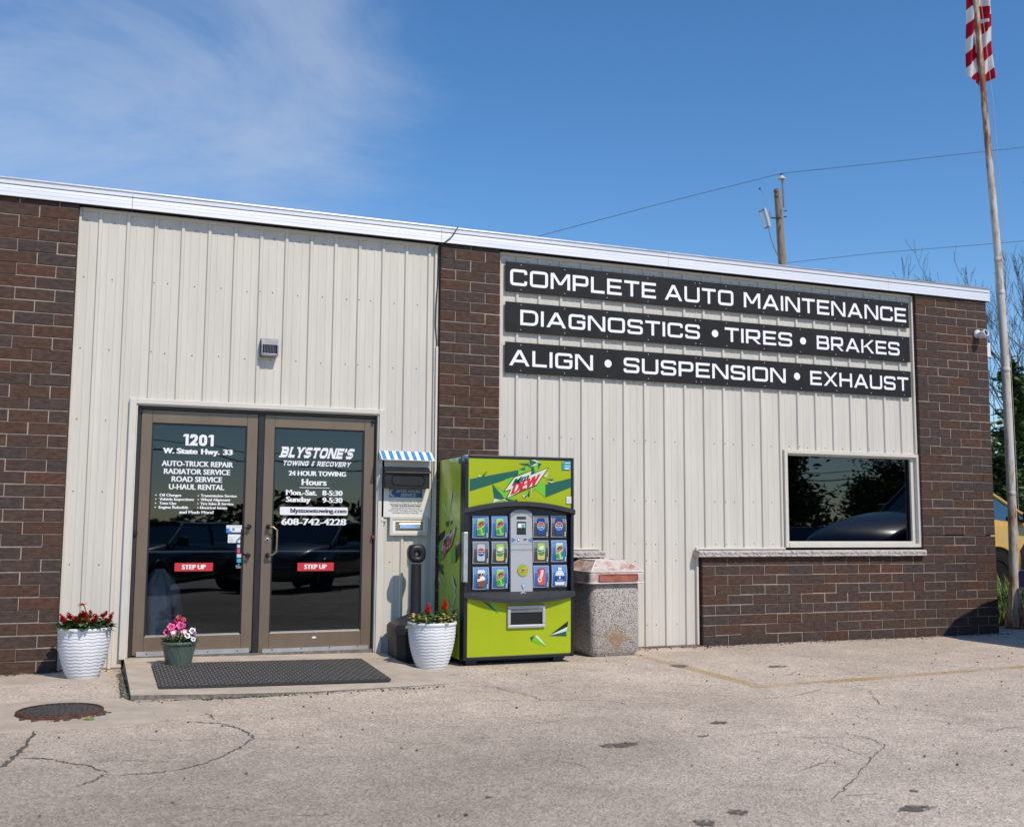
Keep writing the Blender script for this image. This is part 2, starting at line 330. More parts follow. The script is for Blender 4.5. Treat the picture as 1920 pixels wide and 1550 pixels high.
# ------------------------------------------------------------------ ground
def ground_mat():
    m, n, l, b = node_mat('worn_asphalt')
    t = n.new('ShaderNodeTexCoord')
    v = n.new('ShaderNodeTexVoronoi'); v.inputs['Scale'].default_value = 120; v.inputs['Randomness'].default_value = 1
    l.new(t.outputs['Object'], v.inputs[0])
    r1 = n.new('ShaderNodeValToRGB'); e = r1.color_ramp.elements
    e[0].position = 0; e[0].color = (0.281,0.222,0.17,1); e[1].position = 1; e[1].color = (0.79,0.674,0.543,1)
    for p, c in ((.25,(0.478,0.396,0.314)), (.55,(0.567,0.475,0.384)), (.8,(0.624,0.526,0.427))):
        q = r1.color_ramp.elements.new(p); q.color = (*c, 1)
    sp = n.new('ShaderNodeSeparateColor'); l.new(v.outputs['Color'], sp.inputs[0]); l.new(sp.outputs[0], r1.inputs[0])
    nz = n.new('ShaderNodeTexNoise'); nz.inputs['Scale'].default_value = 24; nz.inputs['Detail'].default_value = 5; nz.inputs['Roughness'].default_value = .75; l.new(t.outputs['Object'], nz.inputs[0])
    big = n.new('ShaderNodeTexNoise'); big.inputs['Scale'].default_value = .42; big.inputs['Detail'].default_value = 6; big.inputs['Roughness'].default_value = .62; l.new(t.outputs['Object'], big.inputs[0])
    m1 = n.new('ShaderNodeMapRange'); m1.inputs[1].default_value = .25; m1.inputs[2].default_value = .75; m1.inputs[3].default_value = .80; m1.inputs[4].default_value = 1.13; l.new(nz.outputs[0], m1.inputs[0])
    m2 = n.new('ShaderNodeMapRange'); m2.inputs[1].default_value = .3; m2.inputs[2].default_value = .7; m2.inputs[3].default_value = .70; m2.inputs[4].default_value = 1.15; l.new(big.outputs[0], m2.inputs[0])
    # lens vignetting painted into the colour: asphalt darkens towards the front left
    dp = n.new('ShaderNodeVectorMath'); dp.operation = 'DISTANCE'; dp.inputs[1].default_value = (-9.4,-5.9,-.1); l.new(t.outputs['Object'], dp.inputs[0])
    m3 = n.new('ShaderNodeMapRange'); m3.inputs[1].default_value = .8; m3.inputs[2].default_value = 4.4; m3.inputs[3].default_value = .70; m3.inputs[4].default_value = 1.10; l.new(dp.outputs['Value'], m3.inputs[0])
    mid = n.new('ShaderNodeTexNoise'); mid.inputs['Scale'].default_value = 2.6; mid.inputs['Detail'].default_value = 8; mid.inputs['Roughness'].default_value = .7; mid.inputs['Distortion'].default_value = .8; l.new(t.outputs['Object'], mid.inputs[0])
    m4 = n.new('ShaderNodeMapRange'); m4.inputs[1].default_value = .3; m4.inputs[2].default_value = .7; m4.inputs[3].default_value = .84; m4.inputs[4].default_value = 1.12; l.new(mid.outputs[0], m4.inputs[0])
    x0 = n.new('ShaderNodeMath'); x0.operation = 'MULTIPLY'; l.new(m1.outputs[0], x0.inputs[0]); l.new(m4.outputs[0], x0.inputs[1])
    x1 = n.new('ShaderNodeMath'); x1.operation = 'MULTIPLY'; l.new(x0.outputs[0], x1.inputs[0]); l.new(m2.outputs[0], x1.inputs[1])
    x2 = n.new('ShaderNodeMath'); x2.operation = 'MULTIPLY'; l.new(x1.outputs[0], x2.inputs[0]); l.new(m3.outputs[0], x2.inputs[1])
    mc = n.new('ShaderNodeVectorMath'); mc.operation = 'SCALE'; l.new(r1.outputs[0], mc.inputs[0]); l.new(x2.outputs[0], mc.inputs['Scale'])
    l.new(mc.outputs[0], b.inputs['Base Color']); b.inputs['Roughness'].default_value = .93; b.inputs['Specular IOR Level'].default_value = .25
    ms = n.new('ShaderNodeMath'); ms.operation = 'MULTIPLY_ADD'; ms.inputs[1].default_value = .6; l.new(v.outputs['Distance'], ms.inputs[0]); l.new(nz.outputs[0], ms.inputs[2])
    bp = n.new('ShaderNodeBump'); bp.inputs['Strength'].default_value = .5; bp.inputs['Distance'].default_value = .010; l.new(ms.outputs[0], bp.inputs['Height']); l.new(bp.outputs[0], b.inputs['Normal'])
    return m
ASPH = ground_mat()
GZ = -.1
def gz(x, y):
    z = GZ
    if y < -7: z -= min((-7-y)*.03, .40)
    return z
g = MB()
xs = [-400,-120,-40,-20,-14,-10,-6,-2,0,3,8,20,60,160,400]; ys = [-400,-150,-60,-30,-22,-18,-14,-11,-9,-7,-5,-3,-1,1,4,10,30,100,400]
vv = [(x, y, gz(x, y)) for y in ys for x in xs]; nx = len(xs)
g.add(vv, [(j*nx+i, j*nx+i+1, (j+1)*nx+i+1, (j+1)*nx+i) for j in range(len(ys)-1) for i in range(nx-1)], ASPH)
structure(g.build('ground'))
LAWNM = mat('lawn_earth', (.055,.075,.022), .95, var=.4, vscale=9, bump=.6, bscale=60)
lw = MB(); lw.add([(.1,.75,GZ+.006),(60,1.6,GZ+.006),(60,90,GZ+.006),(.1,90,GZ+.006)], [(0,1,2,3)], LAWNM); structure(lw.build('lawn'))
lw = MB(); lw.add([(-200,-400,-.492),(200,-400,-.492),(200,-34,-.492),(-200,-34,-.492)], [(0,1,2,3)], LAWNM); structure(lw.build('verge'))
ap = MB()
ap.prism([(-13.5,-1.52),(-9.62,-1.47),(-9.07,-1.73),(-9.02,-2.0),(-9.06,-2.30),(-9.35,-2.47),(-9.62,-2.58),(-10.1,-2.56),(-13.5,-2.5)], GZ-.05, GZ+.005, CONC, 'z')
structure(ap.build('concrete_apron'))
ap = MB(); ap.prism([(-13.5,.05),(-13.5,-.62),(-10.6,-.60),(-9.9,-.66),(-9.52,-.62),(-9.52,.05)], GZ-.05, GZ+.004, CONC, 'z'); structure(ap.build('concrete_kerb_strip'))
# entrance pad that ramps down to the right
pad = MB()
pt = [(-9.525,.06,-.012),(-7.3,.06,-.045),(-7.30,-1.0,-.078),(-7.3,-1.63,-.096),(-8.3,-1.72,-.088),(-9.0,-1.70,-.072),(-9.52,-1.66,-.058)]
n = len(pt); pb = [(x, y, -.16) for x, y, z in pt]
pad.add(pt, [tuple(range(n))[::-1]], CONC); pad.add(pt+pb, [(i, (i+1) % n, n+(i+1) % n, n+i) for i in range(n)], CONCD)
ramp = [(-7.3,.06,-.045),(-7.12,.06,-.1),(-7.05,-1.05,-.103),(-7.06,-1.60,-.104),(-7.3,-1.63,-.096),(-7.30,-1.0,-.078)]
pad.add(ramp, [tuple(range(6))[::-1]], CONC)
structure(pad.build('concrete_step'))
# cracks, patches
def ribbon(pts, w, z=.0035, jit=.02, m=CRACK, seg=7, b=None):
    b = b or MB(); P = []
    for i in range(len(pts)-1):
        for k in range(seg):
            u = k/seg; P.append((pts[i][0]*(1-u)+pts[i+1][0]*u + random.uniform(-jit,jit), pts[i][1]*(1-u)+pts[i+1][1]*u + random.uniform(-jit,jit)))
    P.append(pts[-1]); L = []
    for i, p in enumerate(P):
        a = Vector(P[min(i+1, len(P)-1)]) - Vector(P[max(i-1, 0)]); a.normalize(); nn = Vector((-a.y, a.x))
        ww = w*random.uniform(.35, 1.25)*(min(1, i/3+.15))*(min(1, (len(P)-1-i)/3+.15))
        L.append((p[0]+nn.x*ww/2, p[1]+nn.y*ww/2, gz(*p)+z)); L.append((p[0]-nn.x*ww/2, p[1]-nn.y*ww/2, gz(*p)+z))
    b.add(L, [(2*i, 2*i+1, 2*i+3, 2*i+2) for i in range(len(P)-1)], m); return b
cb = MB()
C1 = [(-9.21,-2.55),(-9.03,-2.7),(-8.95,-2.87),(-8.91,-3.1),(-8.91,-3.22),(-8.97,-3.37),(-9.08,-3.56),(-9.21,-3.76),(-9.34,-3.86),(-9.5,-3.91),(-9.65,-3.89)]
for pts, w in ((C1, .020), ([(-9.62,-2.52),(-9.4,-2.46),(-9.21,-2.55)], .008), ([(-8.91,-3.22),(-8.8,-3.29),(-8.67,-3.36)], .008), ([(-10.11,-3.33),(-9.96,-3.39),(-9.9,-3.5),(-9.8,-3.59),(-9.69,-3.82)], .022),
    ([(-9.8,-3.51),(-9.56,-3.58),(-9.37,-3.69)], .009), ([(-9.69,-3.84),(-9.75,-3.96),(-9.83,-4.07)], .018), ([(-10.07,-2.55),(-10.1,-3.01),(-10.15,-3.34),(-10.19,-3.53),(-10.4,-4.2)], .045),
    ([(-9.55,-1.5),(-9.59,-1.63),(-9.67,-1.88),(-9.70,-2.0)], .018), ([(-9.07,-1.75),(-9.08,-2.29),(-9.05,-2.55)], .020), ([(-9.0,-1.74),(-8.3,-1.76),(-7.6,-1.69)], .012),
    ([(-6.98,-1.75),(-6.84,-2.39),(-6.85,-2.56),(-6.62,-2.61),(-6.4,-2.74),(-6.34,-2.96)], .011), ([(-6.14,-2.38),(-5.72,-2.62),(-5.51,-2.79),(-5.42,-2.88)], .010), ([(-5.39,-3.01),(-5.04,-2.98),(-4.55,-2.74)], .009),
    ([(-4.48,-3.15),(-4.7,-3.48),(-4.64,-3.71),(-4.55,-3.9)], .012), ([(-4.58,-4.1),(-4.32,-4.34)], .009), ([(-5.62,-4.2),(-5.57,-4.42),(-5.64,-4.62),(-5.83,-4.76),(-6.28,-5.15),(-6.7,-5.5)], .012),
    ([(-5.95,-3.74),(-5.92,-3.97)], .008), ([(-5.9,-4.21),(-5.88,-4.53),(-5.92,-4.79)], .008), ([(-5.13,-3.69),(-5.19,-3.96)], .009), ([(-3.69,-.86),(-3.24,-1.41)], .010), ([(-2.94,-1.7),(-2.4,-2.51)], .010), ([(-4.42,-2.69),(-4.35,-2.95),(-4.48,-3.15)], .009)):
    ribbon(pts, w*.55, b=cb, jit=.013, seg=9)
rq = random.Random(5)
for k in range(60):      # fine hairline cracking
    x, y = rq.uniform(-9.6,-1.5), rq.uniform(-5.6,-.9); a = rq.uniform(-.9,.4); L = rq.uniform(.15,.6); P_ = [(x,y)]
    for q in range(3): a += rq.uniform(-.5,.5); x += math.cos(a)*L/3; y += math.sin(a)*L/3; P_.append((x,y))
    ribbon(P_, rq.uniform(.003,.006), b=cb, jit=.008, seg=5)
structure(cb.build('ground_crack'))
cb = MB(); ribbon([(-9.545,-.1),(-9.55,-.8),(-9.56,-1.45),(-9.5,-1.70)], .06, jit=.012, m=mat('damp_dirt', (.075,.06,.045), .95, var=.5, vscale=40), b=cb, z=.008)
ribbon([(-9.5,-1.70),(-9.0,-1.75),(-8.4,-1.77)], .03, jit=.012, m=MATS['damp_dirt'], b=cb, z=.005)
ribbon([(-13,-.02),(-11,-.02),(-10.0,-.03)], .10, jit=.012, m=MATS['damp_dirt'], b=cb, z=.006)
ribbon([(-4.75,-.0),(-4.0,-.03),(-3,-.02),(-1.5,-.02),(0,-.03)], .05, jit=.014, m=MATS['damp_dirt'], b=cb, z=.005)
structure(cb.build('ground_dirt'))
# stains: alpha breaks up the rim
m, nn, ll, bb = node_mat('oil_stain'); OIL = m
bb.inputs['Base Color'].default_value = (.13,.11,.094,1); bb.inputs['Roughness'].default_value = .7
t_ = nn.new('ShaderNodeTexCoord'); v_ = nn.new('ShaderNodeTexNoise'); v_.inputs['Scale'].default_value = 45; v_.inputs['Detail'].default_value = 4; ll.new(t_.outputs['Object'], v_.inputs[0])
q_ = nn.new('ShaderNodeMapRange'); q_.inputs[1].default_value = .36; q_.inputs[2].default_value = .56; ll.new(v_.outputs[0], q_.inputs[0]); ll.new(q_.outputs[0], bb.inputs['Alpha'])
sb = MB()
for cx, cy, rx, ry in ((-7.02,-4.09,.12,.06), (-6.42,-5.71,.10,.05), (-6.13,-3.70,.07,.05), (-6.21,-5.47,.02,.025), (-6.46,-4.03,.035,.02), (-7.41,-5.59,.05,.05), (-7.19,-5.5,.05,.05), (-5.0,-1.3,.08,.10), (-8.1,-4.9,.02,.02), (-4.2,-1.6,.10,.06)):
    k = 22; ph = [random.uniform(.65, 1.15) for _ in range(k)]
    sb.add([(cx+rx*ph[i]*math.cos(2*math.pi*i/k), cy+ry*ph[i]*math.sin(2*math.pi*i/k), gz(cx, cy)+.0045) for i in range(k)], [tuple(range(k))], OIL)
structure(sb.build('ground_stain'))
# worn yellow bay lines
m, nn, ll, bb = node_mat('worn_yellow_paint'); YEL = m
bb.inputs['Base Color'].default_value = (.55,.35,.085,1); bb.inputs['Roughness'].default_value = .85
t_ = nn.new('ShaderNodeTexCoord'); v_ = nn.new('ShaderNodeTexNoise'); v_.inputs['Scale'].default_value = 38; v_.inputs['Detail'].default_value = 8; v_.inputs['Roughness'].default_value = .8; ll.new(t_.outputs['Object'], v_.inputs[0])
v2 = nn.new('ShaderNodeTexNoise'); v2.inputs['Scale'].default_value = 1.3; ll.new(t_.outputs['Object'], v2.inputs[0])
a_ = nn.new('ShaderNodeMath'); a_.operation = 'ADD'; ll.new(v_.outputs[0], a_.inputs[0]); ll.new(v2.outputs[0], a_.inputs[1])
q_ = nn.new('ShaderNodeMapRange'); q_.inputs[1].default_value = .80; q_.inputs[2].default_value = 1.30; q_.inputs[4].default_value = .78; ll.new(a_.outputs[0], q_.inputs[0]); ll.new(q_.outputs[0], bb.inputs['Alpha'])
yb = MB(); zz = GZ+.004
yb.add([(-5.02,-.36,zz),(-5.09,-2.60,zz),(-4.95,-2.46,zz),(-4.92,-.36,zz)], [(0,1,2,3)], YEL)
yb.add([(-5.09,-2.60,zz),(-1.0,-2.28,zz),(-1.0,-2.17,zz),(-4.95,-2.46,zz)], [(0,1,2,3)], YEL)
structure(yb.build('parking_line'))

# ------------------------------------------------------------------ the building
P, BL = .1016, .3048
bld = empty('repair_shop', 'single storey auto repair shop of brown brick piers and ribbed off white metal siding', 'building', (-5, 0, GZ))
bld.location = (0, 0, 0)
def brickwork(name, x0, x1, r0, r1, par, y=0.0, depth=.12, crack=None, endcut=True):
    # courses r0..r1; par: parity of the course that starts with a full brick at x1
    b = MB(); rnd_ = random.Random(len(name) + int(x1*10) + 300); ml = .0068
    zt = (37-r0)*P; zb = (37-r1-1)*P
    top_off = .016 if crack is not None else 0
    cz = (37-crack-1)*P if crack is not None else None
    if crack is None: b.box(x0+.006, x1-.006, y+.0055, y+.40, zb, zt, MORTAR)
    else:
        b.box(x0+.006, x1-.006, y+.0055, y+.40, zb, cz, MORTAR); b.box(x0+.006, x1-.006, y+.0055, y+.40, cz+top_off, zt+top_off, MORTAR); b.box(x0+.02, x1-.02, y+.05, y+.40, cz, cz+top_off, DARK)
    for k in range(r0, r1+1):
        zo = top_off if (crack is not None and k <= crack) else 0
        z1 = (37-k)*P - ml/2 + zo; z0 = (37-k-1)*P + ml/2 + zo
        x = x1 - (0 if (k % 2) == par else -BL/2)
        while x > x0 + .01:
            a = max(x-BL, x0); c = min(x, x1)
            aa = a + (ml/2 if a > x0+.001 else 0); cc = c - (ml/2 if c < x1-.001 else 0)
            if cc-aa > .02:
                d = rnd_.uniform(-.0022, .0022); j = lambda: rnd_.uniform(-.0026, .0026)
                b.cbox(aa+j() if a > x0+.001 else aa, cc+j() if c < x1-.001 else cc, y+d, y+depth, z0+j(), z1+j(), rnd_.choices(BRICKS, (6,6,4,2,3,1.1,4,4))[0], .004)
            x -= BL
    return b.build(name, bld)
o = brickwork('brick_pier', -13.4, -10.042, -2, 37, 0); o['label'] = 'long brick pier left of the entrance'
o = brickwork('brick_pier', -6.82, -6.2104, -2, 37, 1); o['label'] = 'brick pier behind the drinks machine'
o = brickwork('brick_pier', -1.0668, 0, -2, 28, 1, crack=26); o['label'] = 'brick pier at the far corner with an open crack'
o = brickwork('low_brick_wall', -3.9624, 0, 29, 37, 1); o['label'] = 'low brick wall under the window'
o = brickwork('low_brick_wall', -6.20, -5.13, 29, 37, 1); o['label'] = 'short low brick wall behind the drinks machine'
sm = MB()
def rough_sill(b, x0, x1, z0=.797, z1=.866, y0=-.055):
    n = int((x1-x0)/.02)+1; vs = []; rr = random.Random(int(x0*100))
    rows = ((.10,z1),(y0+.012,z1),(y0,z1-.010),(y0-.004,(z0+z1)/2+.012),(y0+.004,(z0+z1)/2-.012),(y0-.002,z0+.008),(y0+.02,z0),(.10,z0))
    for i in range(n+1):
        x = x0+(x1-x0)*i/n
        for r_, (yy, zz) in enumerate(rows):
            k = 1 if 2 <= r_ <= 5 else 0
            vs.append((x, yy + k*rr.uniform(-.006,.006), zz + k*rr.uniform(-.004,.004)))
    m_ = len(rows)
    b.add(vs, [(i*m_+j, i*m_+j+1, (i+1)*m_+j+1, (i+1)*m_+j) for i in range(n) for j in range(m_-1)], STONE)
    b.add(vs[:m_], [tuple(range(m_))[::-1]], STONE); b.add(vs[-m_:], [tuple(range(m_))], STONE)
for a, c in ((-4.03,-2.903),(-2.899,-1.993),(-1.989,-1.078)): rough_sill(sm, a, c)
sm.build('window_sill', bld)
sm = MB(); rough_sill(sm, -6.21, -5.10); sm.build('window_sill', bld)

YF = .068     # flat of the siding
def siding(x0, x1, z0, z1, rx, pitch, name, screws=()):
    b = MB(); ks = range(int((x0-rx)/pitch)-2, int((x1-rx)/pitch)+3); px = []
    for k in ks:
        c = rx + k*pitch
        px += [(c-.020,YF),(c-.011,YF-.019),(c+.011,YF-.019),(c+.020,YF)]
        for f in (.30,.70):
            d = c + .02 + (pitch-.04)*f; px += [(d-.012,YF),(d-.006,YF-.0026),(d+.006,YF-.0026),(d+.012,YF)]
    px.sort()
    def yat(x):
        for (a, ya), (c, yc) in zip(px, px[1:]):
            if a <= x <= c: return ya + (yc-ya)*(x-a)/max(1e-6, c-a)
        return YF
    q = [(x0, yat(x0))] + [p for p in px if x0 < p[0] < x1] + [(x1, yat(x1))]
    v = [(x, y, z0) for x, y in q] + [(x, y, z1) for x, y in q]; n = len(q)
    b.add(v, [(i, i+1, n+i+1, n+i) for i in range(n-1)], SIDING)
    for zs in screws:
        if not (z0+.02 < zs < z1-.02): continue
        for k in ks:
            xs_ = [rx + k*pitch + pitch*.5]
            if k % 4 == 2: xs_.append(rx + k*pitch)
            for i, xx in enumerate(xs_):
                if x0+.02 < xx < x1-.02:
                    yy = YF if i == 0 else YF-.019
                    zj = zs + random.uniform(-.006,.006)
                    b.lathe([(.0050, yy), (.0050, yy-.003), (.003, yy-.005)], (xx, 0, zj), 8, SCREW, axis='y')
    return b
SL = (3.69, 3.19, 2.578, 1.976, 1.367, .763, .12); SR = (3.72, 3.19, 2.578, 1.976, 1.367, .93, .763, .12)
for a in ((-10.02,-9.545,-.09,3.765), (-9.545,-7.345,2.165,3.765), (-7.345,-6.86,-.06,3.765)):
    siding(*a, -9.867, .2270, 'metal_siding', SL).build('metal_siding', bld)
for a in ((-6.19,-5.115,.885,3.765), (-5.115,-4.005,-.09,3.765), (-4.005,-2.9,.885,3.765), (-2.9,-1.085,1.945,3.765)):
    siding(*a, -6.008, .2368, 'metal_siding', SR).build('metal_siding', bld)
tb = MB()
def tr(x0, x1, z0, z1, y0=.043, y1=.10, m=TRIM): tb.box(x0, x1, y0, y1, z0, z1, m)
tr(-10.040,-10.018,-.09,3.79); tr(-6.866,-6.823,-.07,3.79, .04); tr(-10.018,-6.866,3.765,3.795)
tr(-6.208,-6.188,.89,3.79); tr(-1.098,-1.072,1.95,3.79, .038); tr(-6.188,-1.098,3.765,3.795)
tr(-5.128,-5.108,-.09,.89,.036); tr(-6.208,-5.128,.872,.89,.036); tr(-4.008,-3.985,-.09,.895,.036); tr(-3.985,-2.905,.873,.893,.036)
tb.box(-5.108,-4.008,.05,.10,-.11,-.09, mat('rusty_base', (.17,.115,.09), .9, var=.4, vscale=20)); tb.box(-10.018,-9.55,.05,.10,-.11,-.085, MATS['rusty_base'])
tb.build('siding_trim', bld, bevel=.004)
# fascia: two stepped aluminium bands with a drip edge
fb = MB(); joints = [-13.4,-9.62,-6.83,-4.35,-1.48,.03]
for i in range(5):
    a, c = joints[i]+.0015, joints[i+1]-.0015
    prof = [(.2,3.957),(-.078,3.957),(-.080,3.945),(-.070,3.943),(-.068,3.905),(-.055,3.903),(-.055,3.898),(-.064,3.896),(-.066,3.868),(-.0635,3.866),(-.066,3.864),(-.067,3.836),(-.0645,3.834),(-.067,3.832),(-.068,3.802),(-.058,3.800),(.2,3.800)]
    prof = [(y+.030 if y < .1 else y, z) for y, z in prof]
    v = [(a, y, z) for y, z in prof] + [(c, y, z) for y, z in prof]; n = len(prof)
    for k in range(n-1): fb.add([v[k], v[k+1], v[n+k+1], v[n+k]], [(0,1,2,3)], DRIP if k < 3 else (DARK if k in (5,15) else FASCIA))
    fb.add(v[:n], [tuple(range(n))], FASCIA); fb.add(v[n:], [tuple(range(n))[::-1]], FASCIA)
fb.build('fascia', bld)
rb = MB(); rb.box(-13.4,.0,.2,14,3.80,3.955, mat('roof_membrane', (.24,.24,.25), .9)); rb.build('roof', bld)
rb = MB(); rb.box(-.30,-.004,.41,14,-.2,3.795, BRICKS[0]); rb.box(-13.4,-.3,13.8,14,-.2,3.795, BRICKS[0]); rb.box(-13.4,-13.2,.41,13.8,-.2,3.795, BRICKS[0]); rb.build('side_wall', bld)
rb = MB()
rb.box(-10.0,-6.85,4.0,4.1,-.2,3.6, INTER); rb.box(-10.1,-10.0,.2,4.1,-.2,3.6, INTER); rb.box(-6.85,-6.75,.2,4.1,-.2,3.6, INTER); rb.box(-10.1,-6.75,.2,4.1,2.7,2.8, INTER); rb.box(-10.1,-6.75,.16,4.1,-.16,-.004, mat('interior_floor', (.10,.09,.08), .5))
rb.box(-10.0,-9.56,.2,.25,-.1,3.7, INTER); rb.box(-7.32,-6.85,.2,.25,-.1,3.7, INTER); rb.box(-9.56,-7.32,.2,.25,2.2,3.7, INTER)
rb.build('entrance_interior', bld); rb = MB()
rb.box(-3.4,-.6,2.0,2.1,.3,2.6, INTER); rb.box(-3.5,-3.4,.2,2.1,.3,2.6, INTER); rb.box(-.6,-.5,.2,2.1,.3,2.6, INTER); rb.box(-3.5,-.5,.2,2.1,2.3,2.4, INTER); rb.box(-3.5,-.5,.2,2.1,.5,.6, INTER)
rb.build('office_interior', bld)

# entrance: off white surround, bronze frame, two glazed leaves
fr = MB()
fr.box(-9.568,-9.512,.030,.10,-.02,2.172, TRIM); fr.box(-7.385,-7.328,.030,.10,-.05,2.172, TRIM); fr.box(-9.512,-7.385,.030,.10,2.128,2.172, TRIM)
fr.box(-9.512,-9.500,.045,.14,-.01,2.128, TRIM); fr.box(-7.397,-7.385,.045,.14,-.04,2.128, TRIM); fr.box(-9.500,-7.397,.045,.14,2.116,2.128, TRIM)
fr.build('door_surround', bld, bevel=.004)
fr = MB()
fr.box(-9.500,-9.468,.085,.20,-.01,2.116, BRONZED); fr.box(-7.412,-7.397,.085,.20,-.05,2.116, BRONZED); fr.box(-9.468,-7.412,.095,.20,2.088,2.116, BRONZED); fr.box(-8.474,-8.424,.088,.20,-.04,2.088, MULL)
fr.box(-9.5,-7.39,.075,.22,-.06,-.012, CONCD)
fr.build('door_frame', bld, bevel=.003)
def leaf(x0, x1, gx0, gx1, hx, label, z0=0.0, z1=2.085):
    gz0, gz1 = .155, 1.975
    L = MB(); y0, y1 = .100, .145
    L.box(x0, gx0, y0, y1, z0, z1, BRONZE); L.box(gx1, x1, y0, y1, z0, z1, BRONZE); L.box(gx0, gx1, y0+.001, y1, gz1, z1, BRONZE); L.box(gx0, gx1, y0+.001, y1, z0, gz0, BRONZE)
    d = L.build('door', bld, bevel=.004); d['label'] = label
    G_ = MB(); e = .013
    G_.box(gx0, gx0+e, y0+.012, y1-.002, gz0, gz1, BLACKP); G_.box(gx1-e, gx1, y0+.012, y1-.002, gz0, gz1, BLACKP); G_.box(gx0+e, gx1-e, y0+.012, y1-.002, gz1-e, gz1, BLACKP); G_.box(gx0+e, gx1-e, y0+.012, y1-.002, gz0, gz0+e*.8, ALU)
    G_.build('gasket', d)
    G_ = MB(); G_.add([(gx0+.004,y0+.022,gz0+.004),(gx1-.004,y0+.022,gz0+.004),(gx1-.004,y0+.022,gz1-.004),(gx0+.004,y0+.022,gz1-.004)], [(0,1,2,3)], DGLASS); G_.build('glass', d)
    h = MB(); s = 1 if hx < (x0+x1)/2 else -1; hy = y0-.045
    for zz in (1.087,.835): h.lathe([(.021, y0), (.021, y0-.012), (.017, y0-.05), (.012, y0-.056)], (hx, 0, zz), 16, HARDW, axis='y')
    h.tube([(hx,hy,1.087),(hx+s*.035,hy-.012,1.082),(hx+s*.068,hy-.018,1.058),(hx+s*.070,hy-.018,.96),(hx+s*.068,hy-.018,.865),(hx+s*.035,hy-.012,.84),(hx,hy,.835)], .0085, 10, HARDW if s < 0 else BRASSY)
    h.build('handle', d)
    h = MB(); h.tube([(gx0+.01,y1+.03,.868),(gx1-.01,y1+.03,.868)], .016, 10, ALU); h.build('push_bar', d)
    h = MB(); h.box(x0+.035, x1-.02, y0-.012, y0, z0-.008, z0+.032, ALU)
    for k in range(4): h.lathe([(.006, y0-.012), (.006, y0-.015)], (x0+.12+k*(x1-x0-.24)/3, 0, .013), 8, SCREW, axis='y')
    h.build('kick_plate', d)
    return d
dl = leaf(-9.465,-8.478,-9.375,-8.572,-8.532,'door leaf lettered with the address and services')
dr = leaf(-8.42,-7.415,-8.33,-7.506,-8.362,'door leaf lettered with opening hours and phone number', -.012)
k = MB(); k.lathe([(.021,.1),(.021,.096),(.015,.093)], (-8.368,0,.967), 20, ALU, axis='y'); k.lathe([(.012,.096),(.012,.0915)], (-8.368,0,.967), 14, HARDW, axis='y'); k.build('lock', dr)
k = MB(); k.lathe([(.02,.1),(.02,.098)], (-7.93,0,.105), 18, WHITE, axis='y'); k.xf(lambda v: (v.x, v.y, .105+(v.z-.105)*.45)); k.build('sticker', dr)
k = MB()
for x, z in ((-9.47,2.07),(-7.43,2.06)): k.lathe([(.016,.094),(.014,.07)], (x,0,z), 12, HARDW, axis='y')
k.lathe([(.022,.1),(.020,.06)], (-9.478,0,1.03), 10, HARDW, axis='y'); k.lathe([(.018,.1),(.016,.06)], (-7.412,0,1.0), 10, mat('rust', (.16,.06,.025), .9, var=.4, vscale=40), axis='y')
k.build('door_stop', bld)
GY = .1215
LA = Art(lambda a, b: (a, GY, b), (0,-1,0), .00025)
def ln(art, s, m, x0, x1, zb, h, bold=.045, off=.012): art.text(s, m, (x0, zb), (x1-x0, 0), (0, h), bold, off)
block_word(LA, '1201', WHITE, -9.114,-8.856,1.788,1.888, t=.245, gap=.10)
x = -9.275
for wd, x0, x1 in (('W.',-9.275,-9.187),('State',-9.162,-8.992),('Hwy.',-8.957,-8.805),('33',-8.770,-8.693)): ln(LA, wd, WHITE, x0, x1, 1.716, .044, .055, .014)
for s_, x0, x1, z in (('AUTO-TRUCK REPAIR',-9.283,-8.683,1.606),('RADIATOR SERVICE',-9.262,-8.707,1.538),('ROAD SERVICE',-9.196,-8.774,1.472),('U-HAUL RENTAL',-9.216,-8.753,1.405)): ln(LA, s_, WHITE, x0, x1, z, .043, .03)
for s_, x0, x1, z in (('Oil Changes',-9.291,-9.113,1.343),('Vehicle Inspections',-9.291,-9.006,1.308),('Tune Ups',-9.291,-9.152,1.273),('Engine Rebuilds',-9.294,-9.052,1.238),('Transmission Service',-8.949,-8.643,1.343),('Wheel Alignment',-8.949,-8.698,1.308),('Tire Sales & Service',-8.951,-8.670,1.273),('Electrical Issues',-8.951,-8.722,1.238)):
    ln(LA, s_, WHITE, x0, x1, z, .0215, .04); LA.disc(x0-.030 if x0 < -9 else x0-.02, z+.010, .0055, .0055, WHITE, 10)
ln(LA, 'and Much More!', WHITE, -9.123,-8.837,1.196,.024,.04)
LA.b.build('lettering', dl)
ST = Art(lambda a, b: (a, GY, b), (0,-1,0), .0004); ST.rect(-9.144,.700,-8.825,.772,RED); ln(ST,'STEP UP',WHITE,-9.083,-8.887,.718,.036,.046); ST.b.build('sticker', dl)['label'] = 'red STEP UP sticker'
LB = Art(lambda a, b: (a, GY, b), (0,-1,0), .00025)
block_word(LB, "BLYSTONE'S", WHITE, -8.275,-7.615,1.708,1.805, t=.27, r=.16, gap=.13, seg=1, shear=.28, serif=.19)
block_word(LB, 'TOWING', WHITE, -8.250,-8.020,1.636,1.680, t=.25, r=.16, gap=.18, seg=1, shear=.28, serif=.15)
block_word(LB, '&', WHITE, -7.992,-7.968,1.636,1.680, t=.22, r=.12, gap=.2, seg=1, shear=.28)
block_word(LB, 'RECOVERY', WHITE, -7.940,-7.635,1.636,1.680, t=.25, r=.16, gap=.18, seg=1, shear=.28, serif=.15)
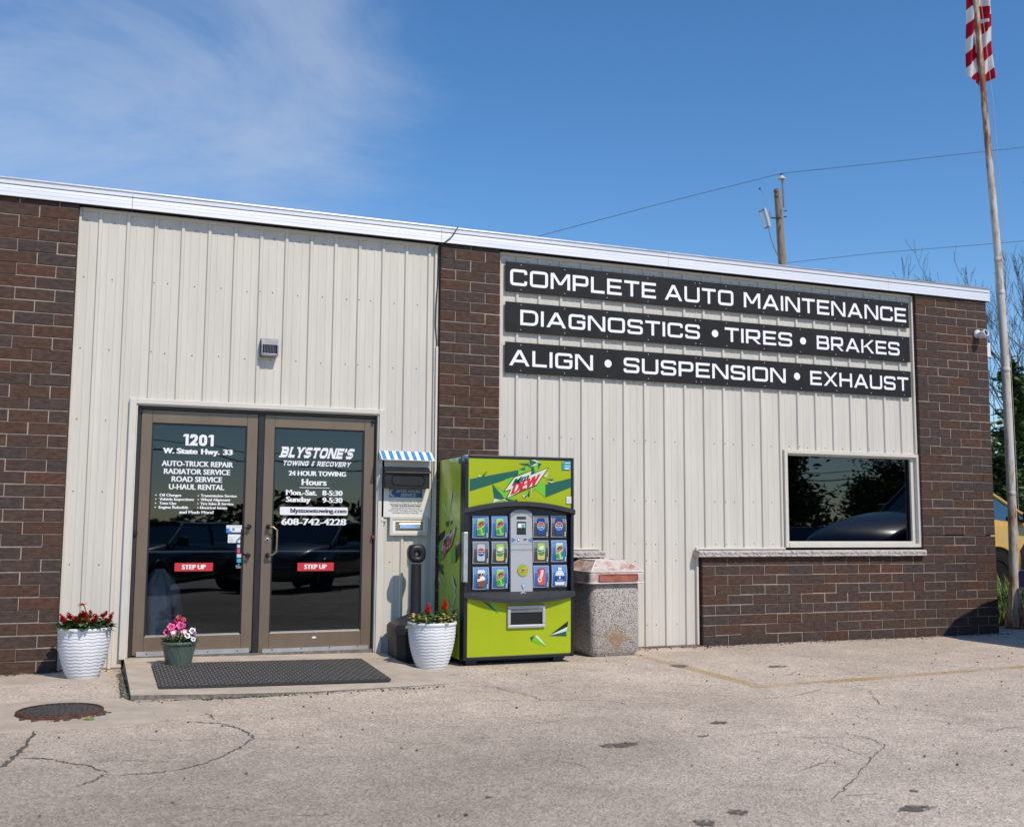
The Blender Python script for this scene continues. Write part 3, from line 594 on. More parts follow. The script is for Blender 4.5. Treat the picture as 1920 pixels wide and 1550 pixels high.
ln(LB,'24 HOUR TOWING',WHITE,-8.190,-7.670,1.548,.040,.046); ln(LB,'Hours',WHITE,-8.071,-7.848,1.463,.052,.035); LB.rect(-8.09,1.437,-7.818,1.442,WHITE)
ln(LB,'Mon.-Sat.',WHITE,-8.209,-7.934,1.372,.044,.046); ln(LB,'8-5:30',WHITE,-7.881,-7.699,1.372,.043,.046); ln(LB,'Sunday',WHITE,-8.207,-7.989,1.310,.044,.046); ln(LB,'9-5:30',WHITE,-7.879,-7.697,1.307,.043,.046)
k = 8; rr = .014; x0, x1, z0, z1 = -8.261,-7.645,1.192,1.265
LB.poly([(cx+rr*math.cos(a0+math.pi/2*i/5), cz+rr*math.sin(a0+math.pi/2*i/5)) for cx, cz, a0 in ((x1-rr,z1-rr,0),(x0+rr,z1-rr,math.pi/2),(x0+rr,z0+rr,math.pi),(x1-rr,z0+rr,1.5*math.pi)) for i in range(6)], WHITE)
ln(LB,'blystonetowing.com',NAVYT,-8.166,-7.658,1.214,.036,.045); ln(LB,'608-742-4228',WHITE,-8.242,-7.659,1.104,.054,.035)
LB.b.build('lettering', dr)
ST = Art(lambda a, b: (a, GY, b), (0,-1,0), .0004); ST.rect(-8.09,.692,-7.763,.766,RED); ln(ST,'STEP UP',WHITE,-8.028,-7.828,.711,.037,.046); ST.b.build('sticker', dr)['label'] = 'red STEP UP sticker'
BLU = mat('blue_print', (.03,.22,.55), .5); CYA = mat('cyan_print', (.02,.40,.62), .5); PNK = mat('pink_print', (.62,.08,.18), .5); PALE = mat('pale_print', (.55,.62,.66), .5); GRYT = mat('grey_print', (.25,.26,.30), .6)
ST = Art(lambda a, b: (a, GY, b), (0,-1,0), .0004)
ST.rect(-8.722,1.030,-8.590,1.098,WHITE).rect(-8.722,1.030,-8.590,1.038,BLU).poly([(-8.722,1.03),(-8.665,1.038),(-8.70,1.056),(-8.685,1.07),(-8.722,1.072)],BLU).rect(-8.672,1.050,-8.65,1.074,GRYT).rect(-8.715,1.084,-8.60,1.090,PALE)
ST.rect(-8.706,.944,-8.592,1.018,WHITE)
for i in range(4): ST.rect(-8.698,.99-i*.012,-8.655+random.uniform(-.01,.01),.993-i*.012,GRYT)
ST.b.build('sticker', dl)['label'] = 'two white paper notices'
ST = Art(lambda a, b: (a, GY, b), (0,-1,0), .0004)
ST.rect(-8.628,.900,-8.588,.930,PALE).rect(-8.628,.855,-8.588,.892,PNK).rect(-8.628,.815,-8.580,.846,PALE).rect(-8.626,.770,-8.588,.806,CYA)
ln(ST,'Contactless',PALE,-8.632,-8.580,.738,.010,.03); ln(ST,'Accepted',PALE,-8.628,-8.584,.724,.010,.03); ST.disc(-8.606,.755,.008,.008,PALE)
ST.b.build('sticker', dl)['label'] = 'column of small payment stickers'

# window
w = empty('window'); w.parent = bld
f = MB()
f.box(-2.902,-2.862,.030,.10,.892,1.945, TRIM); f.box(-1.100,-1.060,.030,.10,.892,1.945, TRIM); f.box(-2.862,-1.100,.030,.10,1.905,1.945, TRIM); f.box(-2.862,-1.100,.022,.10,.892,.935, TRIM)
f.box(-2.862,-2.832,.075,.15,.935,1.905, TRIM); f.box(-1.150,-1.100,.075,.15,.935,1.905, TRIM); f.box(-2.832,-1.150,.075,.15,1.887,1.905, TRIM); f.box(-2.832,-1.150,.075,.15,.935,.958, TRIM)
f.box(-1.158,-1.150,.10,.15,.958,1.887, BLACKP); f.box(-2.832,-2.826,.10,.15,.958,1.887, BLACKP)
f.build('frame', w, bevel=.004)
f = MB(); f.add([(-2.83,.125,.955),(-1.152,.125,.955),(-1.152,.125,1.89),(-2.83,.125,1.89)], [(0,1,2,3)], WGLASS); f.build('glass', w)
f = MB(); f.box(-2.2,-1.25,.30,.304,.60,1.4, mat('blind', (.05,.05,.055), .8)); f.build('blind', w)

# ------------------------------------------------------------------ signs
def sign(label, z0, z1, words, dots, xs0=-6.139, xs1=-1.142):
    t = empty('sign_board', label, 'sign', (-6.139, .03, z0), group='black service signs on the siding'); t.location = (0,0,0)
    b = MB(); xm = -3.965
    b.box(xs0, xm-.001, .028, .046, z0, z1, SIGNBLK); b.box(xm+.001, xs1, .029, .046, z0+.001, z1-.001, SIGNBLK); b.build('board', t, bevel=.0015, seg=1)
    A = Art(lambda a, c: (a, .0275, c), (0,-1,0), .0003)
    for wd, x0, x1, a, c in words: block_word(A, wd, SIGNWHT, x0, x1, a, c, t=.172, r=.15, gap=.165)
    for x, z, r_ in dots: A.disc(x, z, r_, r_, SIGNWHT, 24)
    A.b.build('lettering', t)
    s = MB()
    for k in range(11):
        for zz in (z0+.025, z1-.025):
            x = -5.98 + k*.4736
            if k == 4: x = xm-.028
            if x < xs1: s.lathe([(.0042,.028),(.0036,.0258)], (x,0,zz), 8, SIGNWHT, axis='y')
    for zz in (z0+.025, z1-.025): s.lathe([(.0042,.028),(.0036,.0258)], (xm+.03,0,zz), 8, SIGNWHT, axis='y')
    s.build('screws', t)
    return t
sign('topmost long black sign reading COMPLETE AUTO MAINTENANCE', 3.402, 3.698, [('COMPLETE',-6.096,-4.464,3.464,3.628),('AUTO',-4.360,-3.520,3.464,3.628),('MAINTENANCE',-3.388,-1.185,3.464,3.628)], [])
sign('middle long black sign reading DIAGNOSTICS TIRES BRAKES', 3.001, 3.298, [('DIAGNOSTICS',-5.986,-3.942,3.073,3.226),('TIRES',-3.634,-2.774,3.073,3.226),('BRAKES',-2.446,-1.296,3.070,3.223)], [(-3.755,3.149,.040),(-2.629,3.148,.040)])
sign('lowest long black sign reading ALIGN SUSPENSION EXHAUST', 2.595, 2.898, [('ALIGN',-6.102,-5.193,2.666,2.822),('SUSPENSION',-4.846,-2.868,2.668,2.824),('EXHAUST',-2.544,-1.184,2.667,2.823)], [(-5.023,2.748,.040),(-2.719,2.750,.040)])

# ------------------------------------------------------------------ things on the wall
t = empty('exhaust_vent', 'small grey louvred exhaust vent hood on the siding above the doors', 'vent')
b = MB(); x0, x1, z0, z1 = -8.487,-8.338,2.600,2.762
b.prism([(.06,z1),(-.005,z1-.003),(-.022,z1-.030),(-.026,z1-.06),(-.026,z1-.062),(.06,z1-.062)], x0, x1, GREYM, 'x')
b.box(x0,x0+.012,-.026,.06,z0+.002,z1-.062,GREYM); b.box(x1-.012,x1,-.026,.06,z0+.002,z1-.062,GREYM); b.box(x0+.012,x1-.012,-.026,.06,z0,z0+.022,GREYM); b.box(x0+.012,x1-.012,.0,.06,z0+.022,z1-.062,BLACKP)
b.build('hood', t, bevel=.002)
b = MB()
for k in range(8): b.box(x0+.024+k*.0134,x0+.0272+k*.0134,-.022,.0,z0+.022,z1-.062,GREYM)
b.build('louvre', t)

t = empty('security_camera', 'white bullet security camera near the top of the corner pier', 'camera', (-.165,0,3.385))
b = MB(); WP = mat('white_plastic', (.72,.72,.73), .35)
b.lathe([(.0,0),(.045,0),(.052,-.012),(.050,-.03),(.03,-.045)], (0,0,.01), 24, WP, axis='y'); b.build('base', t)
b = MB(); b.lathe([(.0,.03),(.030,.03),(.042,.0),(.045,-.03),(.045,-.075),(.041,-.085),(.036,-.085),(.034,-.07)], (0,0,0), 24, WP, axis='y', cap=False)
b.lathe([(.034,-.07),(.0001,-.072)], (0,0,0), 24, BLACKP, axis='y', cap=False)
Mx = Matrix.Rotation(R(-14), 3, 'X') @ Matrix.Rotation(R(8), 3, 'Z')
b.xf(lambda v: Mx @ v + Vector((0,-.06,-.012))).build('body', t)
b = MB(); b.tube([(0,-.02,-.03),(.02,-.005,-.06),(.025,-.002,-.11)], .005, 6, BLACKP); b.build('cable', t)
b = MB(); b.box(.0,.11,.06,.16,3.16,3.32,WP); b.box(.0,.12,.05,.17,3.145,3.16,WP); tag(b.build('junction_box', None, bevel=.004), 'pale junction box on the side wall behind the corner pier', 'box')

t = empty('wall_awning', 'small blue and white striped tin awning above the black mailbox', 'awning')
b = MB(); WM = mat('white_enamel', (.80,.80,.82), .35); BM = mat('blue_enamel', (.03,.22,.50), .4, var=.7, vscale=90)
ax0, ax1 = -7.385,-6.880
b.prism([(.05,1.785),(.03,1.790),(-.085,1.705),(-.085,1.700),(.03,1.783),(.05,1.778)], ax0, ax1, WM, 'x'); b.prism([(.05,1.70),(.05,1.785),(-.08,1.703)], ax0, ax0+.003, WM, 'x'); b.build('canopy', t)
A = Art(lambda a, s: (a, .03-.115*s, 1.790-.085*s), (0,-.59,.80), .0012); n_ = 14; wd = (ax1-ax0)/n_
for k in range(7): A.k = 1; A.poly([(ax0+.012+(2*k)*wd,.02),(ax0+.012+(2*k+1)*wd,.02),(ax0+.012+(2*k+1)*wd,1),(ax0+.012+(2*k)*wd,1)], BM, lift=False)
A.b.build('stripes', t)

t = empty('mailbox', 'black wall mounted mailbox under the striped awning', 'mailbox')
MBX = mat('mailbox_black', (.018,.019,.022), .42, .2, var=.2)
b = MB(); x0, x1 = -7.345,-6.925
b.prism([(.05,1.445),(.05,1.635),(-.01,1.635),(-.075,1.600),(-.075,1.445)], x0, x1, MBX, 'x'); b.build('body', t, bevel=.006)
b = MB(); b.prism([(.045,1.642),(-.01,1.642),(-.095,1.592),(-.097,1.583),(-.088,1.585),(-.01,1.632),(.045,1.632)], x0-.006, x1+.008, MBX, 'x'); b.build('lid', t, bevel=.002)
b = MB(); 
oc = lambda a, c, e, f, k: [(a+k,e),(c-k,e),(c,e+k),(c,f-k),(c-k,f),(a+k,f),(a,f-k),(a,e+k)]
o1 = oc(x0+.055,x1-.045,1.468,1.570,.022); o2 = oc(x0+.068,x1-.058,1.480,1.558,.018)
for i in range(8):
    j = (i+1) % 8; b.add([(o1[i][0],-.0755,o1[i][1]),(o1[j][0],-.0755,o1[j][1]),((o1[j][0]+o2[j][0])/2,-.084,(o1[j][1]+o2[j][1])/2),((o1[i][0]+o2[i][0])/2,-.084,(o1[i][1]+o2[i][1])/2),(o2[i][0],-.0755,o2[i][1]),(o2[j][0],-.0755,o2[j][1])], [(0,1,2,3),(3,2,5,4)], MBX)
b.build('panel_moulding', t)

t = empty('notice_plate', 'off white notice plate headed AFTER HOURS SERVICE below the mailbox', 'notice')
b = MB(); b.box(-7.352,-6.898,.030,.05,1.178,1.715,mat('plate_white', (.70,.69,.65), .45, var=.04)); b.box(-6.898,-6.880,.024,.05,1.165,1.70,TRIM); b.box(-7.352,-7.30,.024,.05,1.14,1.160,TRIM); b.build('plate', t, bevel=.002)
A = Art(lambda a, c: (a, .0297, c), (0,-1,0), .0003); NB = mat('navy_print', (.025,.10,.28), .5, var=.3, vscale=60); NT = mat('ink', (.10,.10,.14), .6)
A.rect(-7.282,1.362,-6.962,1.442,NB); MO = mat('moon_print', (.50,.55,.55), .6)
pts = [(-7.248+.034*math.cos(u), 1.403+.034*math.sin(u)) for u in [R(60+k*240/14) for k in range(15)]] + [(-7.236+.026*math.cos(u), 1.406+.026*math.sin(u)) for u in [R(285-k*200/12) for k in range(13)]]
A.poly(pts, MO); A.text('AFTER HOURS', MO, (-7.218,1.407), (.236,0), (0,.026), .03); A.text('SERVICE', MO, (-7.170,1.371), (.145,0), (0,.026), .03)
for k, s_ in enumerate(('If you arrive before or after our regular','service hours, simply fill out one of our','"AFTER HOURS ENVELOPES"','checking off the services you want','performed. Then place your keys in the','envelope and drop it into slot')):
    h = .0125 if k != 2 else .014; wdt = (.315,.31,.29,.28,.32,.25)[k]; A.text(s_, NT, (-7.12-wdt/2, 1.318-k*.0205), (wdt,0), (0,h), .04 if k == 2 else 0)
A.b.build('lettering', t)
t = empty('mail_slot', 'brass letter slot in a white frame below the notice plate', 'mail slot')
b = MB(); 
for q in ((-7.272,-6.905,.018,.05,1.158,1.188),(-7.272,-6.905,.018,.05,1.012,1.040),(-7.272,-7.244,.018,.05,1.040,1.158),(-6.931,-6.905,.018,.05,1.040,1.158)): b.box(*q, TRIM)
b.box(-7.244,-6.931,.026,.05,1.040,1.158,mat('bright_white', (.8,.8,.8), .4)); b.build('frame', t, bevel=.003)
b = MB(); b.box(-7.216,-6.955,.018,.026,1.062,1.142,BRASSY); 
for x in (-7.203,-6.968):
    for z in (1.074,1.130): b.lathe([(.005,.018),(.004,.015)], (x,0,z), 8, HARDW, axis='y')
b.build('plate', t, bevel=.003)
b = MB(); b.prism([(.018,1.124),(.010,1.120),(.004,1.078),(.018,1.076)], -7.180,-6.985,mat('polished_steel', (.75,.75,.76), .22, .9), 'x'); b.build('flap', t, bevel=.002)

b = MB(); b.tube([(-6.66,-.03,3.965),(-6.675,-.060,3.96),(-6.70,-.052,3.91),(-6.74,-.048,3.85),(-6.80,-.047,3.80),(-6.825,-.03,3.785),(-6.835,.03,3.76),(-6.84,.035,3.4),(-6.853,.028,3.2),(-6.856,.030,3.0),(-6.842,.034,2.85),(-6.842,.034,2.79)], .0052, 8, BLACKP); tag(b.build('cable'), 'black cable looping over the fascia and down beside the pier', 'cable')
b = MB(); b.box(-6.850,-6.830,.018,.036,.6,2.80,TRIM); tag(b.build('cable_duct'), 'thin white cable duct on the siding beside the pier', 'duct')

# ------------------------------------------------------------------ cigarette receptacle
t = empty('cigarette_receptacle', 'black smokers post with a round hole in its head beside the entrance', 'ash post', (-7.085,-.22,GZ))
b = MB(); sq = lambda r, c: [(-r+c,-r),(r-c,-r),(r,-r+c),(r,r-c),(r-c,r),(-r+c,r),(-r,r-c),(-r,-r+c)]
def loft(b, secs, m, smooth=False, cap=True):
    n = len(secs[0][0]); v = [(p[0], p[1], z) for s, z in secs for p in s]
    b.add(v, [(k*n+i, k*n+(i+1) % n, (k+1)*n+(i+1) % n, (k+1)*n+i) for k in range(len(secs)-1) for i in range(n)], m, smooth)
    if cap: b.add(v[:n], [tuple(range(n))[::-1]], m); b.add(v[-n:], [tuple(range(n))], m)
    return b
loft(b, [(sq(.205,.06),0),(sq(.213,.06),.24),(sq(.222,.06),.25),(sq(.222,.06),.31),(sq(.205,.06),.335),(sq(.06,.02),.415)], BLACKP); b.build('base', t, bevel=.006)
b = MB(); b.lathe([(.052,.40),(.048,.52),(.046,.86)], n=24, m=BLACKP); b.build('post', t)
b = MB(); n = 28; ang = [2*math.pi*i/n for i in range(n)]
oct_ = lambda r: [(r*max(.0,1)*math.copysign(abs(math.cos(a))**.75, math.cos(a)), 1.06*r*math.copysign(abs(math.sin(a))**.75, math.sin(a))) for a in ang]
hole = lambda r, cz: [(r*math.cos(a), cz+r*math.sin(a)) for a in ang]
rings = [(oct_(.055), .058), (oct_(.078), .040), (oct_(.078), -.040), (oct_(.055), -.058), (hole(.024,-.008), -.052), (hole(.018,-.008), .0), (hole(.024,-.008), .052), (oct_(.055), .058)]
v = [(p[0], y, .955+p[1]) for r_, y in rings for p in r_]
b.add(v, [(k*n+i, (k+1)*n+i, (k+1)*n+(i+1) % n, k*n+(i+1) % n) for k in range(len(rings)-1) for i in range(n)], BLACKP, True)
b.build('head', t)

# ------------------------------------------------------------------ planters
POTW = mat('white_resin', (.70,.71,.74), .45, var=.05, vscale=6)
SOIL = mat('potting_soil', (.035,.026,.018), .95, var=.5, vscale=60)
LEAF1 = mat('leaf_green', (.05,.115,.022), .6, var=.5, vscale=30); LEAF2 = mat('leaf_bright', (.10,.17,.03), .5, var=.4, vscale=30); LEAF3 = mat('coleus_yellow', (.48,.36,.10), .55, var=.35, vscale=40); LEAFD = mat('leaf_dark', (.022,.05,.016), .6, var=.4, vscale=30)
REDF = mat('red_petals', (.55,.012,.015), .8, spec=.15, var=.3, vscale=40); ORF = mat('scarlet_petals', (.72,.05,.015), .8, spec=.15, var=.2, vscale=40); PINKF = mat('pink_petals', (.72,.07,.30), .5, var=.35, vscale=50); CORF = mat('coral_petals', (.75,.22,.24), .5, var=.25, vscale=50); WHF = mat('white_petals', (.82,.80,.82), .5); MAGF = mat('crimson_petals', (.30,.012,.03), .5)
def leafy(b, c, d, L, W_, m, rr, droop=.3, fold=.12):
    d = Vector(d).normalized(); s = d.cross(Vector((0,0,1)));  s = s.normalized() if s.length > .01 else Vector((1,0,0)); u = s.cross(d)
    c = Vector(c); P = []
    for k, wv in ((0,.08),(.28,.8),(.6,.9),(.85,.45),(1,.02)):
        q = c + d*L*k - Vector((0,0,1))*droop*L*k*k
        P += [q - s*W_*wv/2 + u*fold*W_*wv, q, q + s*W_*wv/2 + u*fold*W_*wv]
    b.add(P, [f for k in range(4) for f in ((3*k,3*k+1,3*k+4,3*k+3),(3*k+1,3*k+2,3*k+5,3*k+4))], m, True)
def bloom(b, c, r, m, rr, n=5, up_=(0,-.8,.6), eye=None):
    up_ = Vector(up_).normalized(); a = up_.cross(Vector((0,0,1))).normalized(); e = up_.cross(a); c = Vector(c); P = [c - up_*r*.3]
    k = n*4
    for i in range(k):
        w = 2*math.pi*i/k; q = r*(1+.10*math.cos(w*n)); P.append(c + a*math.cos(w)*q*.55 + e*math.sin(w)*q*.55)
    for i in range(k):
        w = 2*math.pi*i/k; q = r*(1+.13*math.cos(w*n)); P.append(c + up_*rr.uniform(.02,.22)*r + a*math.cos(w)*q + e*math.sin(w)*q)
    f = [(0,1+i,1+(i+1) % k) for i in range(k)] ; b.add(P, f, eye or m, True); b.add(P, [(1+i,1+k+i,1+k+(i+1) % k,1+(i+1) % k) for i in range(k)], m, True)
def salvia(b, c, h, m, rr, lean=(0,0)):
    n = int(h/.009)
    for i in range(n):
        u = i/n; rad = .030*(1-u)**.7+.007
        for j in range(3):
            a = i*2.4+j*2.1+rr.uniform(-.4,.4); p = Vector((c[0]+lean[0]*u, c[1]+lean[1]*u, c[2]+h*u))
            d = Vector((math.cos(a), math.sin(a), .7))
            leafy(b, p, d, rad*1.35, rad*1.05, m, rr, .1)
def pot(t, z0, H, rt, rb, waves, m):
    prof = []; N = 110
    for k in range(N+1):
        u = k/N; r = rb + (rt-rb)*(1-(1-u)**2.1); prof.append((r, z0+H*.93*u))
    prof = [(rb*.85, z0)] + prof
    def mod(a, z, r):
        u = (z-z0)/H
        if u < .05 or u > .9: return 0
        ph = (u*waves + .11*math.sin(a*14)) % 1.0
        return .0065*(1-ph)**.8 - .003
    b = MB(); b.lathe(prof, (0,0,0), 150, m, mod, cap=False)
    b.lathe([(rt,z0+H*.925),(rt+.008,z0+H*.932),(rt+.009,z0+H*.995),(rt+.004,z0+H),(rt-.012,z0+H),(rt-.014,z0+H*.9)], n=64, m=m, cap=False)
    b.build('pot', t)
    b = MB(); b.lathe([(.0001,z0+H*.93),(rt-.012,z0+H*.92)], n=32, m=SOIL, cap=False); b.build('soil', t)
def planter_left():
    t = empty('flower_planter', 'large white planter of red salvia beside the left brick pier', 'planter', (-9.838,-.36,GZ), group='white ribbed planters')
    pot(t, 0, .395, .196, .115, 15, POTW); rr = random.Random(3); b = MB()
    for k in range(260):
        a = rr.uniform(0, 6.28); r = .18*math.sqrt(rr.random()); L = rr.uniform(.06,.095)
        leafy(b, (r*math.cos(a), r*math.sin(a), .375+rr.uniform(0,.13)*(1-r/.30)), (math.cos(a)+rr.uniform(-.6,.6), math.sin(a)+rr.uniform(-.6,.6), rr.uniform(.05,.9)), L, L*.55, rr.choice((LEAF1,LEAF1,LEAFD,LEAF2)), rr)
    b.build('leaves', t)
    for i, (x, y, z, h) in enumerate(((-.15,-.10,.44,.07),(-.105,-.05,.455,.06),(-.06,-.10,.43,.06),(.00,-.08,.425,.10),(.065,-.10,.43,.07),(.13,.0,.46,.055),(.165,-.06,.42,.09),(.03,.08,.45,.07),(-.02,.05,.46,.06))):
        b = MB(); salvia(b, (x,y,z), h, REDF, rr, (x*.25, 0)); b.build('flower', t)
    b = MB(); b.tube([(.03,-.04,.40),(.025,-.05,.47),(.0,-.06,.53),(-.012,-.06,.565)], .004, 6, LEAF1)
    for k in range(26):
        a = rr.uniform(0,6.28); leafy(b, (-.012,-.06,.57), (math.cos(a),math.sin(a)*.8,rr.uniform(-.15,.6)), rr.uniform(.035,.062), .013, REDF, rr, .15)
    b.build('flower', t)
    b = MB()
    for k in range(10): 
        a = rr.uniform(3.6,5.6); leafy(b, (.12*math.cos(a), .15*math.sin(a), .37+rr.uniform(0,.06)), (math.cos(a),math.sin(a),rr.uniform(.3,1.2)), .05, .025, WHF if k < 5 else LEAF2, rr)
    b.build('leaves', t)
planter_left()
def planter_right():
    t = empty('flower_planter', 'large white planter of yellow leaved coleus and scarlet salvia beside the drinks machine', 'planter', (-7.083,-.72,GZ-.003), group='white ribbed planters')
    pot(t, 0, .395, .203, .122, 15, POTW); rr = random.Random(5); b = MB()
    for k in range(120):
        a = rr.uniform(0, 6.28); r = .17*math.sqrt(rr.random()); L = rr.uniform(.055,.10)
        leafy(b, (r*math.cos(a), r*math.sin(a), .365+rr.uniform(0,.08)*(1-r/.25)), (math.cos(a)+rr.uniform(-.6,.6), math.sin(a)+rr.uniform(-.6,.6), rr.uniform(.1,.9)), L, L*.6, rr.choice((LEAF1,LEAF2,LEAF2,LEAFD)), rr)
    for cx, cy, z in ((-.06,-.05,.42),(.10,-.02,.43)):
        for k in range(11):
            a = k*2.4; leafy(b, (cx,cy,z+k*.004), (math.cos(a),math.sin(a),.5), .095, .055, LEAF2 if k % 2 else LEAF1, rr, .45)
    b.build('leaves', t)
    b = MB()
    for k in range(90):
        cx, cy, s = rr.choice(((-.15,-.08,.05),(-.12,-.12,.05),(.09,-.13,.05),(.16,-.06,.05),(.04,-.14,.04),(-.16,.02,.04)))
        a = rr.uniform(0,6.28); L = rr.uniform(.03,.05)
        leafy(b, (cx+rr.uniform(-s,s)*.7, cy+rr.uniform(-s,s)*.6, .375+rr.uniform(0,.085)), (math.cos(a),math.sin(a)-.3,rr.uniform(-.1,.9)), L, L*.75, rr.choice((LEAF3,LEAF3,LEAF2)), rr)
    b.build('coleus_leaves', t)
    for x, y, z, h in ((-.058,-.06,.465,.095),(.098,-.04,.485,.105)):
        b = MB(); salvia(b, (x,y,z), h, ORF, rr, (.005,0)); b.tube([(x,y,z+.02),(x,y,.38)], .004, 6, LEAF1); b.build('flower', t)
planter_right()
def planter_green():
    t = empty('flower_pot', 'small green ribbed pot of pink and white petunias in front of the left door', 'planter', (-9.122,-.42,-.024))
    GP = mat('green_resin', (.085,.115,.095), .4, var=.12, vscale=8); rr = random.Random(11); b = MB()
    N = 30; prof = [(.085,0)] + [(.098+.034*(k/N), .165*k/N) for k in range(N+1)]
    def mod(a, z, r):
        ph = ((a/(2*math.pi))*13 + z*6.0) % 1; return -.0035 if ph < .13 and .01 < z < .155 else 0
    b.lathe(prof, n=156, m=GP, mod=mod, cap=False); b.lathe([(.132,.163),(.140,.166),(.141,.188),(.137,.191),(.128,.190),(.124,.16)], n=56, m=GP, cap=False); b.lathe([(.0001,.172),(.128,.170)], n=24, m=SOIL, cap=False); b.build('pot', t)
    b = MB()
    for k in range(210):
        a = rr.uniform(0,6.28); r = .12*math.sqrt(rr.random()); L = rr.uniform(.03,.055)
        leafy(b, (r*math.cos(a), r*math.sin(a), .17+rr.uniform(0,.10)*(1-r/.2)), (math.cos(a)+rr.uniform(-.7,.7), math.sin(a)+rr.uniform(-.7,.7), rr.uniform(.1,1.2)), L, L*.4, rr.choice((LEAF1,LEAF2,LEAFD)), rr)
    for k in range(44):
        a = rr.choice((rr.uniform(2.6,3.6), rr.uniform(-.5,.5))); d = Vector((math.cos(a), math.sin(a)*.5, rr.uniform(.25,.9)))
        leafy(b, (d.x*.05, d.y*.05, .25+rr.uniform(0,.03)), d, rr.uniform(.09,.15), .007, rr.choice((LEAF2,LEAF1)), rr, .45)
    b.build('leaves', t)
    for x, z, m, e, r in ((-.075,.315,PINKF,MAGF,.030),(-.005,.325,PINKF,MAGF,.031),(-.105,.268,PINKF,MAGF,.026),(-.055,.272,CORF,WHF,.024),(-.002,.275,CORF,WHF,.026),(.03,.272,CORF,WHF,.022),(.020,.318,PINKF,MAGF,.022),(.052,.240,WHF,LEAF2,.024),(.092,.275,WHF,LEAF2,.026),(.094,.243,WHF,LEAF2,.022),(.098,.212,WHF,LEAF2,.018),(-.035,.295,PINKF,MAGF,.022),(.110,.255,mat('violet_petals', (.20,.05,.38), .5),MAGF,.016)):
        b = MB(); bloom(b, (x,-.10+rr.uniform(-.02,.03),z), r, m, rr, eye=e, up_=(rr.uniform(-.4,.4),-1,.5)); b.tube([(x,-.09,z-.01),(x*.8,-.05,.2)], .002, 5, LEAF1); b.build('flower', t)
    b = MB()
    for k in range(5): bloom(b, (-.01+rr.uniform(-.03,.035),-.02,.36+rr.uniform(-.015,.02)), .022, MAGF, rr, up_=(rr.uniform(-.6,.6),-1,.6))
    b.build('flower', t)
planter_green()
# things seen through the left door
m, nn, ll, bb = node_mat('plastic_film'); bb.inputs['Base Color'].default_value = (.86,.88,.92,1); bb.inputs['Roughness'].default_value = .18; bb.inputs['Coat Weight'].default_value = .6
b = MB(); rr = random.Random(2)
def bund(a, z, r): return r*(.13*math.sin(a*7+z*9)+.09*math.sin(a*13-z*21)+.05*math.sin(z*60+a*3))
b.lathe([(.10,0),(.17,.02),(.18,.2),(.175,.4),(.15,.55),(.10,.65),(.05,.70),(.04,.72)], (-9.25,.34,-.004), 60, m, bund); tag(b.build('plastic_wrapped_bundle'), 'bundle in clear plastic standing inside the left door', 'bundle')
b = MB(); b.lathe([(.09,0),(.12,.22),(.126,.222),(.126,.24)], (-8.98,.40,-.004), 28, mat('teal_plastic', (.02,.10,.16), .4)); tag(b.build('bucket'), 'dark teal bucket standing inside the left door', 'bucket')

# ------------------------------------------------------------------ door mat, manhole
t = MB(); m, nn, ll, bb = node_mat('rubber_mat')
t_ = nn.new('ShaderNodeTexCoord'); br = nn.new('ShaderNodeTexBrick'); br.offset = .5; br.inputs['Color1'].default_value = (.020,.020,.021,1); br.inputs['Color2'].default_value = (.032,.032,.033,1); br.inputs['Mortar'].default_value = (.20,.185,.165,1)
br.inputs['Scale'].default_value = 1; br.inputs['Mortar Size'].default_value = .004; br.inputs['Brick Width'].default_value = .055; br.inputs['Row Height'].default_value = .055; ll.new(t_.outputs['Object'], br.inputs[0])
ll.new(br.outputs[0], bb.inputs['Base Color']); bb.inputs['Roughness'].default_value = .75
bp = nn.new('ShaderNodeBump'); bp.inputs['Distance'].default_value = .006; bp.inputs['Strength'].default_value = .9; ll.new(br.outputs['Fac'], bp.inputs['Height']); ll.new(bp.outputs[0], bb.inputs['Normal'])
zp = lambda x, y: -.012 + .028*y - .020*(x+9.4)/1.8
mx0, mx1, my0, my1 = -9.325,-7.640,-1.46,-.38
tp = [(mx0,my0),(mx1,my0-.02),(mx1+.015,my1-.06),(mx0,my1)]
v = [(x, y, zp(x, y)+.016) for x, y in tp] + [(x, y, zp(x, y)-.004) for x, y in tp]
RB = mat('rubber_edge', (.03,.03,.031), .7)
t.add(v, [(0,1,2,3)], m); t.add(v, [(0,4,5,1),(1,5,6,2),(2,6,7,3),(3,7,4,0)], RB)
tag(t.build('door_mat'), 'long dark rubber entrance mat with a grid pattern on the step', 'mat')
t = empty('manhole_cover', 'round rusty manhole cover set in the concrete apron', 'manhole', (-9.955,-2.0,GZ+.005))
RUST = mat('rusty_iron', (.105,.042,.026), .85, .2, var=.55, vscale=30, bump=.5); IRON = mat('worn_iron', (.085,.078,.075), .6, .4, var=.5, vscale=45, bump=.8, bscale=55)
b = MB(); b.lathe([(.262,-.02),(.262,.018),(.250,.024),(.244,.020)], n=56, m=RUST, cap=False); b.build('rim', t)
b = MB(); b.lathe([(.244,.016),(.0001,.022)], n=56, m=IRON, cap=False)
for i in range(-6,7):
    for j in range(-6,7):
        x, y = i*.034, j*.034
        if x*x+y*y < .045: b.box(x-.008,x+.008,y-.008,y+.008,.015,.026,IRON)
b.build('lid', t)
b = MB(); rr = random.Random(8)
for k in range(26):
    a = rr.uniform(-2.6,-.2); r = rr.uniform(.26,.32); s = rr.uniform(.006,.022); x, y = -9.955+r*math.cos(a), -2.0+r*math.sin(a)
    b.prism([(x+s*rr.uniform(.6,1.2)*math.cos(w), y+s*rr.uniform(.6,1.2)*math.sin(w)) for w in [i*1.047 for i in range(6)]], GZ, GZ+.005+s*.4, MATS['damp_dirt'], 'z')
